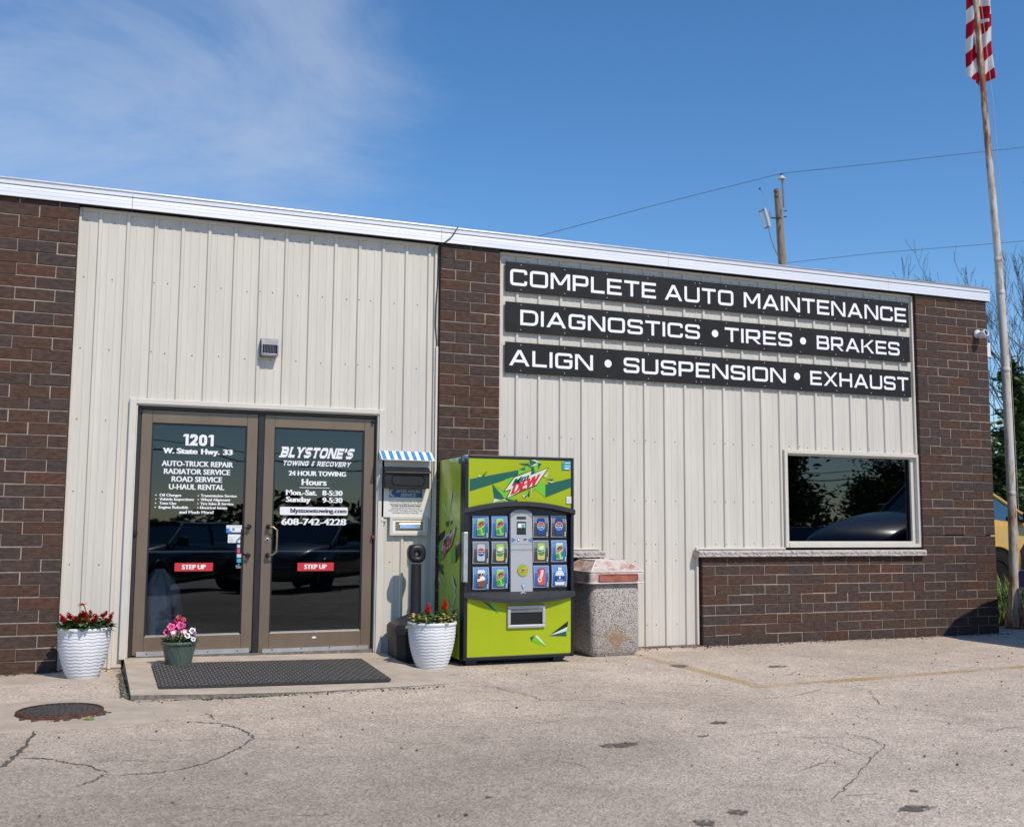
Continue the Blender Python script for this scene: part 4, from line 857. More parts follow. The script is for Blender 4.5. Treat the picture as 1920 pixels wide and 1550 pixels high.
o = b.build('rubble'); tag(o, 'loose dirt crumbs along the edge of the manhole cover', 'rubble', kind='stuff')

# ------------------------------------------------------------------ trash can
AGG = None
m, nn, ll, bb = node_mat('exposed_aggregate'); AGG = m
t_ = nn.new('ShaderNodeTexCoord'); v_ = nn.new('ShaderNodeTexVoronoi'); v_.inputs['Scale'].default_value = 150; ll.new(t_.outputs['Object'], v_.inputs[0])
s_ = nn.new('ShaderNodeSeparateColor'); ll.new(v_.outputs['Color'], s_.inputs[0]); rp = nn.new('ShaderNodeValToRGB'); ll.new(s_.outputs[0], rp.inputs[0])
rp.color_ramp.interpolation = 'CONSTANT'; E_ = rp.color_ramp.elements; E_[0].position = 0; E_[0].color = (.09,.075,.07,1); E_[1].position = .86; E_[1].color = (.62,.58,.52,1)
for p, c in ((.13,(.33,.29,.26)), (.38,(.42,.385,.35)), (.62,(.50,.46,.42))): q = rp.color_ramp.elements.new(p); q.color = (*c,1)
st = nn.new('ShaderNodeVectorMath'); st.operation = 'DISTANCE'; st.inputs[1].default_value = (-.02,-.28,.17); ll.new(t_.outputs['Object'], st.inputs[0])
nz = nn.new('ShaderNodeTexNoise'); nz.inputs['Scale'].default_value = 16; ll.new(t_.outputs['Object'], nz.inputs[0])
sm_ = nn.new('ShaderNodeMath'); sm_.operation = 'MULTIPLY_ADD'; sm_.inputs[1].default_value = .35; ll.new(nz.outputs[0], sm_.inputs[0]); ll.new(st.outputs['Value'], sm_.inputs[2])
mr = nn.new('ShaderNodeMapRange'); mr.inputs[1].default_value = .23; mr.inputs[2].default_value = .31; mr.inputs[3].default_value = .65; mr.inputs[4].default_value = 0; ll.new(sm_.outputs[0], mr.inputs[0])
mx = nn.new('ShaderNodeMixRGB'); mx.inputs[2].default_value = (.36,.20,.07,1); ll.new(mr.outputs[0], mx.inputs[0]); ll.new(rp.outputs[0], mx.inputs[1]); ll.new(mx.outputs[0], bb.inputs['Base Color'])
bb.inputs['Roughness'].default_value = .85; bp = nn.new('ShaderNodeBump'); bp.inputs['Distance'].default_value = .008; bp.inputs['Strength'].default_value = .8; ll.new(v_.outputs['Distance'], bp.inputs['Height']); bp.invert = True; ll.new(bp.outputs[0], bb.inputs['Normal'])
t = empty('trash_can', 'square exposed aggregate litter bin with a faded red lid beside the drinks machine', 'litter bin', (-5.225,-.235,GZ))
def rsq(r, c, n=6): return [(sx*(r-c)+c*math.cos(a0+k*math.pi/2/n), sy*(r-c)+c*math.sin(a0+k*math.pi/2/n)) for sx, sy, a0 in ((1,1,0),(-1,1,math.pi/2),(-1,-1,math.pi),(1,-1,1.5*math.pi)) for k in range(n+1)]
b = MB(); loft(b, [(rsq(.225,.05),0),(rsq(.25,.06),.03),(rsq(.262,.06),.06),(rsq(.262,.06),.67),(rsq(.25,.06),.685)], AGG, True); b.build('body', t)
m, nn, ll, bb = node_mat('faded_red_lid'); t_ = nn.new('ShaderNodeTexCoord'); v_ = nn.new('ShaderNodeTexNoise'); v_.inputs['Scale'].default_value = 9; v_.inputs['Detail'].default_value = 7; v_.inputs['Roughness'].default_value = .7; ll.new(t_.outputs['Object'], v_.inputs[0])
rp = nn.new('ShaderNodeValToRGB'); E_ = rp.color_ramp.elements; E_[0].position = .36; E_[0].color = (.34,.10,.07,1); E_[1].position = .56; E_[1].color = (.56,.51,.47,1); q = rp.color_ramp.elements.new(.45); q.color = (.45,.31,.26,1)
ll.new(v_.outputs[0], rp.inputs[0]); ll.new(rp.outputs[0], bb.inputs['Base Color']); bb.inputs['Roughness'].default_value = .7
LIDM = m; LIDR = mat('lid_red', (.34,.105,.07), .65, var=.35, vscale=14); LIDW = mat('lid_worn_edge', (.66,.60,.58), .7, var=.15, vscale=20)
b = MB(); loft(b, [(rsq(.285,.04,4),.675),(rsq(.298,.04,4),.68),(rsq(.300,.04,4),.765),(rsq(.292,.035,4),.785),(rsq(.285,.03,4),.79)], LIDM, cap=False)
hip = lambda r, ry: [(-r,-ry),(r,-ry),(r,ry),(-r,ry)]
b2 = [(sx*.285, sy*.285, .788) for sx, sy in ((-1,-1),(1,-1),(1,1),(-1,1))] + [(sx*.16, sy*.15, .885) for sx, sy in ((-1,-1),(1,-1),(1,1),(-1,1))]
b.add(b2, [(0,1,5,4),(1,2,6,5),(2,3,7,6),(3,0,4,7),(4,5,6,7)], LIDM); b.add([(-.285,-.285,.6755),(.285,-.285,.6755),(.285,.285,.6755),(-.285,.285,.6755)], [(0,3,2,1)], LIDR)
for zc, rr_ in ((.785,.2965),(.681,.2985)):
    pts = [(x*rr_/.3, y*rr_/.3, zc) for x, y in rsq(.3,.04,4)]; b.tube(pts+[pts[0]], .0075, 6, LIDW, cap=False)
for i in range(4): b.tube([b2[i], b2[4+i]], .007, 6, LIDW)
b.tube([b2[4],b2[5],b2[6],b2[7],b2[4]], .007, 6, LIDW); b.build('lid', t)
b = MB(); b.box(-.205,.205,-.306,-.298,.700,.762,LIDR); b.box(-.205,.205,-.312,-.3055,.694,.706,LIDR); b.box(-.205,.205,-.312,-.3055,.757,.766,LIDR); b.box(-.212,-.200,-.312,-.3055,.70,.76,LIDR); b.box(.200,.212,-.312,-.3055,.70,.76,LIDR); b.build('push_flap', t, bevel=.002)
t.rotation_euler = (0,0,R(4))

# ------------------------------------------------------------------ drinks machine
def rebase(t, loc):
    loc = Vector(loc); t.location = loc
    def sh(o):
        if o.type == 'MESH': o.data.transform(Matrix.Translation(-loc))
        for c in o.children: sh(c)
    for c in t.children: sh(c)
VG = mat('lime_panel', (.345,.425,.010), .42, var=.05, vscale=1.5, spec=.25); VGD = mat('lime_side', (.44,.60,.035), .25, var=.06, vscale=1.5, coat=.35)
DG = mat('dark_green_print', (.004,.095,.060), .3, coat=.2); BG = mat('bright_green_print', (.14,.48,.012), .3, coat=.2); MG = mat('mid_green_print', (.02,.26,.03), .3); PK = mat('black_print', (.008,.012,.010), .3); WPt = mat('silver_print', (.62,.66,.62), .3); CRM = mat('cream_print', (.74,.73,.50), .35); RDP = mat('logo_red', (.58,.012,.03), .35)
t = empty('vending_machine', 'lime green and black drinks vending machine with twelve picture buttons', 'vending machine')
VX0, VX1, VF, VB = -6.800,-5.752,-.72,.0
b = MB(); b.box(VX0+.004,VX1-.004,-.60,VB,-.055,1.715,BLACKM); b.box(VX0+.02,VX1-.02,-.56,-.03,1.715,1.728,BLACKM); b.build('cabinet', t, bevel=.006)
b = MB(); b.box(VX0,VX1,-.665,-.612,-.05,1.725,BLACKM); b.box(VX0,VX0+.035,VF-.005,-.665,-.05,1.728,BLACKM); b.box(VX1-.030,VX1,VF-.005,-.665,-.05,1.728,BLACKM); b.box(VX0+.035,VX1-.030,VF-.005,-.665,1.698,1.728,BLACKM); b.box(VX0+.035,VX1-.030,VF+.0,-.665,-.05,-.020,BLACKM)
b.build('front_frame', t, bevel=.005)
hc = lambda x: 1.268+.058*(1-((x+6.27)/.487)**2)       # lower arc of the header
lc = lambda x: .478-.045*(1-((x+6.26)/.50)**2)         # upper arc of the lower panel
N = 24; hx0, hx1 = VX0+.035, VX1-.030; X_ = [hx0+(hx1-hx0)*i/N for i in range(N+1)]
b = MB(); b.prism([(hx1,1.698),(hx0,1.698)]+[(x,hc(x)) for x in X_], VF, -.665, VG); hp = b.build('header_panel', t)
def hv(x, y): return (-6.757 + (x-172)*(.975/1576), VF-.001, 1.693 - (y-168-(x-172)*.0127)*(.425/770))
A = Art(hv, (0,-1,0), .00018)
for pts, m in (([(175,495),(912,340),(912,432),(520,572),(175,690)],DG),([(530,572),(900,440),(1000,520),(760,640),(700,690)],VG),([(512,570),(540,600),(705,800),(640,815),(545,800)],DG),([(535,575),(690,690),(760,640),(735,800),(700,795)],BG),([(700,500),(830,450),(800,560),(770,590)],BG),
    ([(1340,570),(1750,462),(1750,612),(1340,780)],DG),([(1340,570),(1340,780),(1160,640),(1250,525)],BG),([(1085,172),(1200,212),(1180,235),(1105,275)],DG),([(1120,172),(1180,170),(1262,222),(1215,212)],WPt),([(1215,212),(1280,232),(1222,335),(1210,260)],DG),([(1100,275),(1215,215),(1190,262)],WPt),([(1150,280),(1222,222),(1222,330),(1180,380)],BG),
    ([(920,236),(1082,225),(1078,245),(1032,272)],DG),([(1032,272),(1112,302),(1040,350),(1010,345)],BG),([(1035,250),(1110,300),(1120,280),(1060,240)],DG),([(935,330),(1020,285),(1012,352)],DG),([(1115,290),(1150,275),(1168,400),(1130,430)],DG),([(910,335),(1040,350),(960,400),(912,430)],BG),
    ([(525,870),(548,800),(650,830)],WPt),([(660,822),(700,815),(770,855)],WPt),([(720,810),(860,830),(840,850),(780,852)],DG),([(855,830),(885,812),(915,842)],PK),([(640,830),(660,820),(690,860),(620,865)],BG),([(735,800),(850,720),(860,830)],BG),
    ([(970,750),(1060,738),(1022,800)],WPt),([(1085,640),(1062,740),(1000,748)],BG),([(1092,640),(1085,775),(1060,742)],PK),([(1118,620),(1145,690),(1112,716)],WPt),([(1135,625),(1145,690),(1128,700)],PK),([(1010,760),(1060,740),(1020,800)],DG),
    ([(300,422),(442,355),(318,415)],PK),([(350,450),(442,355),(385,445)],PK),([(300,425),(345,440),(305,460)],WPt),([(1340,487),(1472,478),(1440,512)],DG),([(1360,500),(1470,530),(1420,548)],WPt),([(1385,520),(1440,545),(1400,545)],PK),([(1310,440),(1400,368),(1345,452)],WPt),([(1290,430),(1330,450),(1295,440)],PK)): A.poly(pts, m)
def dew(A, f=lambda x, y: (x, y)):
    q = lambda pts: [f(*p) for p in pts]
    A.poly(q([(682,692),(848,452),(940,412),(1132,340),(1108,412),(1392,288),(1200,582),(950,690),(715,815),(795,655)]), PK)
    A.poly(q([(702,680),(853,462),(1118,355),(1095,425),(1372,305),(1192,572),(940,680),(738,795),(808,645)]), CRM)
    A.poly(q([(730,665),(858,474),(1110,372),(1080,440),(1350,325),(1186,560),(950,662),(760,770),(822,632)]), WPt)
    s1 = lambda O, X, Y: (f(*O), (f(O[0]+X[0],O[1]+X[1])[0]-f(*O)[0], f(O[0]+X[0],O[1]+X[1])[1]-f(*O)[1]), (f(O[0]+Y[0],O[1]+Y[1])[0]-f(*O)[0], f(O[0]+Y[0],O[1]+Y[1])[1]-f(*O)[1]))
    A.text('Mtn', DG, *s1((815,600),(238,-108),(48,-108)), .05, .012); A.text('DEW', RDP, *s1((802,738),(395,-165),(52,-165)), .07, .014)
dew(A)
TEAL = mat('teal_print', (.01,.30,.45), .4); A.rect(1605,185,1740,325,TEAL); A.rect(1650,205,1730,222,WPt); A.rect(1645,255,1735,270,WPt); A.rect(1645,290,1720,318,WPt); A.poly([(1605,185),(1640,185),(1605,235)], VG); A.rect(1672,765,1750,880,WPt); A.disc(1710,832,10,12,GRYT,10)
A.b.build('artwork', hp)
b = MB(); SH = mat('charcoal_plastic', (.028,.028,.032), .45, var=.15)
def arcshelf(z_of, dz, depth, zflat, top):
    bb_ = MB(); xs_ = [VX0-.004+(VX1-VX0+.012)*i/N for i in range(N+1)]; v = []
    for x in xs_:
        u = 1-((x+6.276)/.53)**2; yf = VF-.02-depth*max(0, u)
        if top: v += [(x,-.66,z_of(x)),(x,VF,z_of(x)),(x,yf,z_of(x)-.006),(x,yf,z_of(x)-dz),(x,VF,z_of(x)-dz-.008),(x,-.66,z_of(x)-dz-.008)]
        else: v += [(x,-.66,zflat),(x,VF,zflat),(x,yf,z_of(x)+dz),(x,yf,z_of(x)),(x,VF,z_of(x)),(x,-.66,z_of(x))]
    bb_.add(v, [(6*i+j, 6*i+(j+1) % 6, 6*i+6+(j+1) % 6, 6*i+6+j) for i in range(N) for j in range(6)], SH); bb_.add(v[:6], [tuple(range(6))[::-1]], SH); bb_.add(v[-6:], [tuple(range(6))], SH)
    return bb_
arcshelf(hc, .042, .03, 0, True).build('canopy_shelf', t); arcshelf(lc, .035, .055, .530, False).build('lower_shelf', t)
b = MB(); b.box(VX0+.035,VX1-.030,-.672,-.66,.50,1.30,mat('selection_black', (.008,.009,.014), .3)); b.build('selection_panel', t)
cardb = mat('card_blue', (.012,.13,.40), .22, coat=.6, var=.25, vscale=9); cardl = mat('card_sky', (.12,.24,.50), .22, coat=.6); cardk = mat('card_dark', (.055,.055,.058), .22, coat=.6, var=.2); cardg = mat('card_grey', (.20,.20,.21), .22, coat=.6); RIM = mat('clear_rim', (.42,.46,.50), .15, coat=.8)
PBL = mat('cola_blue', (.012,.05,.24), .3); PRD = mat('cola_red', (.50,.03,.04), .3); SIL = mat('can_silver', (.42,.50,.58), .3); LIM = mat('can_lime', (.30,.55,.10), .3); GOLD = mat('can_gold', (.55,.46,.16), .3); BRN = mat('can_brown', (.22,.07,.03), .3); ORG = mat('can_orange', (.60,.10,.06), .3); WTR = mat('water_white', (.66,.72,.78), .3); GRN = mat('can_green', (.05,.28,.05), .3); MINT = mat('can_mint', (.42,.58,.32), .3)
def canpoly(cx, cz, w, h): return [(cx-w*.38,cz-h/2),(cx+w*.38,cz-h/2),(cx+w/2,cz-h*.44),(cx+w/2,cz+h*.40),(cx+w*.36,cz+h/2),(cx-w*.36,cz+h/2),(cx-w/2,cz+h*.40),(cx-w/2,cz-h*.44)]
BT = [(-6.716,1.193,'dew'),(-6.538,1.194,'dew'),(-6.142,1.200,'cola'),(-5.965,1.201,'cola'),(-6.712,.969,'diet'),(-6.534,.970,'ginger'),(-6.139,.978,'ginger'),(-5.961,.980,'mint'),(-6.708,.746,'root'),(-6.530,.750,'dew'),(-6.135,.755,'orange'),(-5.957,.758,'water')]
for bx, bz, kd in BT:
    w_, h_ = .148, .193; dark = kd in ('cola','diet','ginger')
    b = MB(); n_ = 6   # slightly bulged clear cover
    cy = lambda u: -.690-.012*math.sin(math.pi*u)
    for i in range(n_):
        z0_, z1_ = bz-h_+h_*i/n_, bz-h_+h_*(i+1)/n_
        b.add([(bx,cy(i/n_),z0_),(bx+w_,cy(i/n_),z0_),(bx+w_,cy((i+1)/n_),z1_),(bx,cy((i+1)/n_),z1_)], [(0,1,2,3)], RIM)
    b.box(bx,bx+w_,-.689,-.672,bz-h_,bz,RIM)
    A = Art(lambda x, z: (x, cy((z-(bz-h_))/h_), z), (0,-1,0), .0003); A.b = b
    e = .005
    for i in range(6):
        za, zb = bz-h_+e+(h_-2*e)*i/6, bz-h_+e+(h_-2*e)*(i+1)/6; A.k = 1
        A.poly([(bx+e,za),(bx+w_-e,za),(bx+w_-e,zb),(bx+e,zb)], (cardk if i < 4 else cardg) if dark else (cardb if i < 4 else cardl), lift=False)  # top bands lighter: printed gradient with some reflection put into the colour
    cx, cz, cw, ch = bx+w_*.5, bz-h_*.5, .072, .148
    A.step = .0005; A.k = 0; A.to = lambda x, z: (x, -.7040, z)
    P2 = lambda pts, m: A.poly([(cx+cw*a, cz+ch*c) for a, c in pts], m)
    top = lambda m: P2([(-.36,.5),(.36,.5),(.42,.45),(-.42,.45)], m)
    if kd in ('dew','mint'):
        A.poly(canpoly(cx,cz,cw,ch), LIM if kd == 'dew' else MINT); P2([(-.5,.35),(.5,.42),(.36,.49),(-.36,.49)], MINT if kd == 'dew' else WTR); P2([(-.5,-.2),(-.1,-.12),(.1,-.45),(-.5,-.44)], GRN); P2([(.15,-.1),(.5,.05),(.5,-.3),(.3,-.4)], GRN)
        P2([(-.50,-.10),(.44,.18),(.52,.30),(-.32,.04)], WTR)
        A.text('DEW', RDP, (cx-cw*.42,cz-ch*.09), (cw*.84,ch*.20), (cw*.10,ch*.20), .08)
        A.text('Mtn', DG, (cx-cw*.30,cz+ch*.13), (cw*.55,ch*.14), (cw*.08,ch*.10), .06)
    elif kd in ('cola','diet'):
        A.poly(canpoly(cx,cz,cw,ch), PBL if kd == 'cola' else SIL); r_ = cw*.48; c0 = cz+ch*.02
        if kd == 'cola': A.disc(cx,c0,r_*1.08,r_*1.08,WHITE)
        A.poly([(cx+r_*math.cos(a), c0+r_*math.sin(a)) for a in [R(20+k*140/12) for k in range(13)]]+[(cx,c0+r_*.30)], PRD); A.poly([(cx+r_*math.cos(a), c0+r_*math.sin(a)) for a in [R(200+k*140/12) for k in range(13)]]+[(cx,c0-r_*.30)], PBL if kd == 'diet' else BLU)
        A.rect(cx-r_*1.0,c0-r_*.36,cx+r_*1.0,c0+r_*.36,WHITE); A.text('PEPSI', PK, (cx-r_*.90,c0-r_*.22), (r_*1.8,0), (0,r_*.46), .05)
    elif kd == 'ginger':
        A.poly(canpoly(cx,cz,cw,ch), GOLD); P2([(-.5,-.05),(.5,-.05),(.5,.40),(.36,.5),(-.36,.5),(-.5,.40)], LIM); P2([(-.3,.1),(.2,.1),(.4,.28),(.1,.36),(-.2,.28)], CRM); A.disc(cx,cz-ch*.10,cw*.42,ch*.14,GRN)
        P2([(-.52,-.06),(.52,-.0),(.52,.13),(-.52,.07)], WHITE); A.text('Starry', DG, (cx-cw*.46,cz-ch*.025), (cw*.92,ch*.05), (0,ch*.11), .07)
    elif kd == 'root':
        A.poly(canpoly(cx,cz,cw,ch), BRN); P2([(-.5,.12),(.5,.12),(.5,.40),(.36,.5),(-.36,.5),(-.5,.40)], WTR); P2([(-.5,-.2),(.5,-.1),(.5,.02),(-.5,-.05)], CRM); P2([(-.2,-.05),(.5,-.02),(.3,.16),(-.1,.12)], WHITE); A.text('MUG', BRN, (cx-cw*.44,cz+ch*.13), (cw*.88,0), (0,ch*.16), .07)
    elif kd == 'orange':
        A.poly(canpoly(cx,cz,cw,ch), ORG); P2([(-.5,.2),(.5,.3),(.5,.40),(.36,.5),(-.36,.5),(-.5,.40)], PRD); A.text('Crush', WHITE, (cx-cw*.12,cz-ch*.36), (cw*.42,ch*.70), (-cw*.42,ch*.10), .06)
    else:
        P2([(-.62,-.55),(.62,-.55),(.66,-.40),(.60,-.15),(.62,.05),(.5,.22),(.22,.34),(-.22,.34),(-.5,.22),(-.62,.05),(-.60,-.15),(-.66,-.40)], WTR); P2([(-.24,.36),(.24,.36),(.24,.52),(-.24,.52)], WHITE); P2([(-.62,-.34),(.62,-.34),(.62,.02),(-.62,.02)], PBL); A.disc(cx,cz-ch*.10,cw*.12,ch*.07,WHITE,10); A.poly([(cx-cw*.09,cz-ch*.07),(cx+cw*.09,cz-ch*.07),(cx,cz+ch*.02)], WHITE); A.text('WATER', WTR, (cx-cw*.42,cz-ch*.28), (cw*.84,0), (0,ch*.045), .03)
    A.text('$', WHITE, (bx+w_*.86,bz-h_*.84), (.008,0), (0,.014), .02); A.disc(bx+w_*.885,bz-h_*.90,.006,.006,WTR,10)
    b.build('selection_button', t)
# payment column
PC = mat('column_grey', (.44,.45,.48), .35, .15, coat=.2); PCD = mat('column_dark_grey', (.27,.28,.30), .35, .2)  # second, darker grey for the column's top arc and seam line
b = MB(); cx0, cx1 = -6.366,-6.160; cm = (cx0+cx1)/2
topa = [(cm+.103*math.cos(a), 1.205+.047*math.sin(a)) for a in [math.pi*k/14 for k in range(15)]]
b.prism([(cx0+.006,.520),(cm-.05,.490),(cm+.05,.490),(cx1+.010,.522)]+topa, -.715, -.672, PC); b.build('payment_column', t, bevel=.008)
pc = [o for o in t.children if o.name.startswith('payment_column')][0]
A = Art(lambda x, z: (x, -.7155, z), (0,-1,0), .0005)
A.poly([(cm+.100*math.cos(a), 1.200+.050*math.sin(a)) for a in [math.pi*k/14 for k in range(15)]]+[(cm-.10,1.178),(cm-.06,1.205),(cm,1.214),(cm+.06,1.205),(cm+.10,1.178)], PCD)
A.rect(cm-.044,1.165,cm+.044,1.190,SH); A.rect(cm-.044,1.030,cm+.044,1.145,BLACKP); A.rect(cm-.036,1.090,cm+.036,1.130,mat('display', (.50,.62,.60), .3)); A.rect(cm-.030,1.095,cm-.005,1.125,WHITE); A.rect(cm+.005,1.09,cm+.03,1.12,mat('display_teal', (.08,.35,.30), .3)); A.rect(cm-.042,1.055,cm+.042,1.066,SH)
A.poly([(cx0+.012,1.005),(cx0+.050,.985),(cx0+.012,.962)],BLU); A.poly([(cx1-.004,1.005),(cx1-.036,.985),(cx1-.004,.962)],BLU); A.disc(cm-.028,.986,.013,.013,SH,18); A.disc(cm-.028,.986,.0095,.0095,WHITE,18); A.rect(cm+.022,.985,cm+.050,.994,SH)
A.rect(cx0+.002,.948,cx1,.9505,PCD); A.rect(cx0+.004,.896,cx1+.002,.899,SH); A.disc(cm+.015,.716,.050,.050,VG,28)
dew(A, lambda x, y: (cm+.015+(x-1037)*.00010, .716-(y-560)*.00010))
A.poly([(cm,.595),(cm+.045,.595),(cm+.022,.550)], mat('pale_blue_print', (.20,.45,.68), .4)); A.text('7', WHITE, (cm+.014,.570), (.014,0), (0,.018), .03)
A.b.build('controls', pc)
b = MB(); b.lathe([(.034,-.724),(.036,-.735),(.030,-.742),(.026,-.736),(.0001,-.728)], (cm+.012,0,.492), 28, PC, axis='y', cap=False); b.build('coin_return', pc)
b = MB(); b.prism([(hx1,-.018),(hx0,-.022)]+[(x,lc(x)+.002) for x in X_], VF, -.665, VG); lp = b.build('lower_panel', t)
q = 3.444
def lv(x, y): return (-6.726+(x-668)*(.962/652), VF-.001, .478-(y-1035+(x-668)*.03)*(.497/388))
A = Art(lv, (0,-1,0), .0003)
for pts, m in (([(735,1055),(775,1060),(838,1138)],DG),([(775,1060),(815,1062),(838,1138)],BG),([(1165,1285),(1290,1185),(1285,1235)],PK),([(1165,1285),(1285,1225),(1285,1245),(1270,1258)],WPt),([(1165,1287),(1275,1255),(1280,1290)],DG),([(1285,1230),(1308,1245),(1280,1258)],BG),([(1040,1298),(1070,1282),(1050,1322)],DG),([(1072,1283),(1090,1285),(1145,1355),(1100,1335)],WPt),([(1050,1322),(1072,1290),(1145,1357)],BG),([(1090,1285),(1145,1355),(1110,1320)],CRM)): A.poly(pts, m)
A.b.build('artwork', lp)
b = MB(); dx0, dx1, dz0, dz1 = -6.398,-6.036,.214,.412
for q_ in ((dx0,dx1,dz1-.030,dz1),(dx0,dx1,dz0,dz0+.030),(dx0,dx0+.030,dz0+.03,dz1-.03),(dx1-.030,dx1,dz0+.03,dz1-.03)): b.box(q_[0],q_[1],VF-.024,VF-.002,q_[2],q_[3],PC)
dd = b.build('delivery_frame', t, bevel=.008)
b = MB(); b.box(dx0+.03,dx1-.03,VF-.0035,VF-.001,dz0+.03,dz1-.03,mat('black_void', (.004,.004,.005), .5)); b.box(dx0+.03,dx1-.03,VF-.014,VF-.004,dz1-.062,dz1-.03,GREYM); b.build('delivery_flap', dd)
# left side graphics
b = MB(); b.box(VX0-.004,VX0+.004,-.605,-.005,-.05,1.712,VGD); sd = b.build('side_panel', t)
def sv(x, y): return (VX0-.005, .0-(x-55)*(.612/152), 1.70-(y-50)*(1.79/1400)-0.0)
A = Art(sv, (-1,0,0), .0003)
for pts, m in (([(155,265),(170,295),(135,430)],WPt),([(155,265),(160,300),(135,430)],PK),([(95,345),(112,440),(90,390)],WPt),([(133,450),(145,435),(165,470),(150,480)],WPt),([(145,480),(160,480),(140,520)],PK),([(105,490),(135,480),(125,530),(112,520)],DG),([(55,585),(105,545),(95,600),(55,640)],PK),([(185,660),(210,630),(208,720),(180,778)],PK),([(180,620),(205,630),(195,650)],WPt),([(60,790),(95,800),(80,860),(58,830)],DG),([(80,800),(100,870),(85,860)],PK),([(60,850),(90,950),(58,910)],WPt),([(155,845),(188,920),(178,985)],WPt),([(165,860),(190,930),(180,930)],PK),([(180,980),(190,990),(150,1130)],WPt),([(165,1110),(195,1080),(190,1290),(155,1280)],PK),([(185,1110),(195,1080),(192,1260),(180,1280)],WPt),([(125,990),(145,1080),(135,1070)],WPt),([(160,1265),(200,1260),(165,1325)],PK),([(165,1300),(180,1290),(160,1330)],WPt),([(60,650),(90,620),(80,760),(60,770)],BG),([(150,700),(180,640),(185,760),(150,780)],BG)): A.poly(pts, m)
dew(A, lambda x, y: (75+(x-690)*(112/700), 515+(x*0)+(815-y)*0 + (y-288)*(255/527)-0 ) )
A.b.build('artwork', sd)
b = MB()
for x in (VX0+.10, VX1-.12): 
    for y in (-.60,-.10): b.box(x-.05,x+.05,y-.05,y+.05,GZ-.005,-.05,BLACKP)
b.box(VX0+.02,VX1-.02,-.57,-.02,-.085,-.045,BLACKP); b.build('feet', t, bevel=.006)
b = MB(); b.box(VX0-.010,VX0+.03,-.735,-.675,.62,1.05,STEEL); b.box(VX0+.004,VX0+.03,-.738,-.68,.60,.62,BLACKP); b.build('lock_bar', t, bevel=.004)
b = MB(); b.box(VX0-.006,VX0+.02,-.735,-.55,1.655,1.700,BLACKP); b.box(VX0-.012,VX0+.03,-.728,-.67,1.665,1.722,mat('blue_clip', (.05,.14,.25), .3)); b.build('hinge', t, bevel=.004)
rebase(t, (-6.276,-.36,GZ))
for o in list(bpy.data.objects):
    if o.type == 'EMPTY' and o.parent is None and o.location.length < 1e-6 and o.name != 'repair_shop':
        pts = [c.matrix_world @ v.co for c in o.children if c.type == 'MESH' for v in c.data.vertices]
        if pts: rebase(o, ((min(p.x for p in pts)+max(p.x for p in pts))/2, max(p.y for p in pts), min(p.z for p in pts)))
rebase(bld, (-6.7, 0, GZ))

# ------------------------------------------------------------------ flagpole and flag
m, nn, ll, bb = node_mat('rusty_white_pole'); POLE = m
t_ = nn.new('ShaderNodeTexCoord'); mp_ = nn.new('ShaderNodeMapping'); mp_.inputs['Scale'].default_value = (5,5,1.1); ll.new(t_.outputs['Object'], mp_.inputs[0])
v_ = nn.new('ShaderNodeTexNoise'); v_.inputs['Scale'].default_value = 3.2; v_.inputs['Detail'].default_value = 8; v_.inputs['Roughness'].default_value = .7; ll.new(mp_.outputs[0], v_.inputs[0])
sx = nn.new('ShaderNodeSeparateXYZ'); ll.new(t_.outputs['Object'], sx.inputs[0])
zr = nn.new('ShaderNodeValToRGB'); E_ = zr.color_ramp.elements; zr.color_ramp.interpolation = 'LINEAR'
E_[0].position = 0; E_[0].color = (.16,)*3+(1,); E_[1].position = 1; E_[1].color = (.18,)*3+(1,)
for p, c in ((.05,.07),(.095,.02),(.13,.10),(.15,.02),(.45,.0),(.52,.03),(.545,.02),(.60,.17),(.70,.20),(.78,.15)): q = zr.color_ramp.elements.new(p); q.color = (c,c,c,1)
dv = nn.new('ShaderNodeMath'); dv.operation = 'MULTIPLY'; dv.inputs[1].default_value = .1; ll.new(sx.outputs[2], dv.inputs[0]); ll.new(dv.outputs[0], zr.inputs[0])
a_ = nn.new('ShaderNodeMath'); a_.operation = 'ADD'; ll.new(v_.outputs[0], a_.inputs[0]); ll.new(zr.outputs[0], a_.inputs[1])
rp = nn.new('ShaderNodeValToRGB'); E_ = rp.color_ramp.elements; E_[0].position = .50; E_[0].color = (.56,.53,.49,1); E_[1].position = .72; E_[1].color = (.20,.07,.03,1); q = rp.color_ramp.elements.new(.60); q.color = (.44,.33,.24,1)
ll.new(a_.outputs[0], rp.inputs[0]); ll.new(rp.outputs[0], bb.inputs['Base Color']); bb.inputs['Roughness'].default_value = .55
t = empty('flagpole', 'tall rusty white flagpole with flared foot beside the corner pier', 'flagpole', (.70,.42,GZ))
PP = [(.698,-.1),(.702,.2),(.722,1.308),(.722,2.2),(.714,3.169),(.667,4.527),(.55,6.466),(.473,7.881),(.41,9.1),(.36,10.2)]
b = MB(); b.tube([(x-.70,0,z+.1) for x, z in PP], [.054,.054,.053,.052,.051,.045,.039,.037,.034,.03], 20, POLE)
for x, z, r in ((.714,3.10,.057),(.685,4.08,.052),(.668,4.50,.050),(.72,1.56,.056)): b.lathe([(r-.004,z+.1-.05),(r,z+.1-.045),(r,z+.1+.0),(r-.006,z+.1+.008)], (x-.70,0,0), 20, POLE, cap=False)
b.build('pole', t)
b = MB()
for a in (0, math.pi/2, math.pi, 1.5*math.pi):
    a += .45; c, s = math.cos(a), math.sin(a); n_ = Vector((-s,c,0))*.006
    q = [Vector((c*.04,s*.04,.0)), Vector((c*.135,s*.135,.0)), Vector((c*.045,s*.045,.58))]
    b.add([p+n_ for p in q]+[p-n_ for p in q], [(0,1,2),(5,4,3),(1,0,3,4),(2,1,4,5),(0,2,5,3)], POLE)
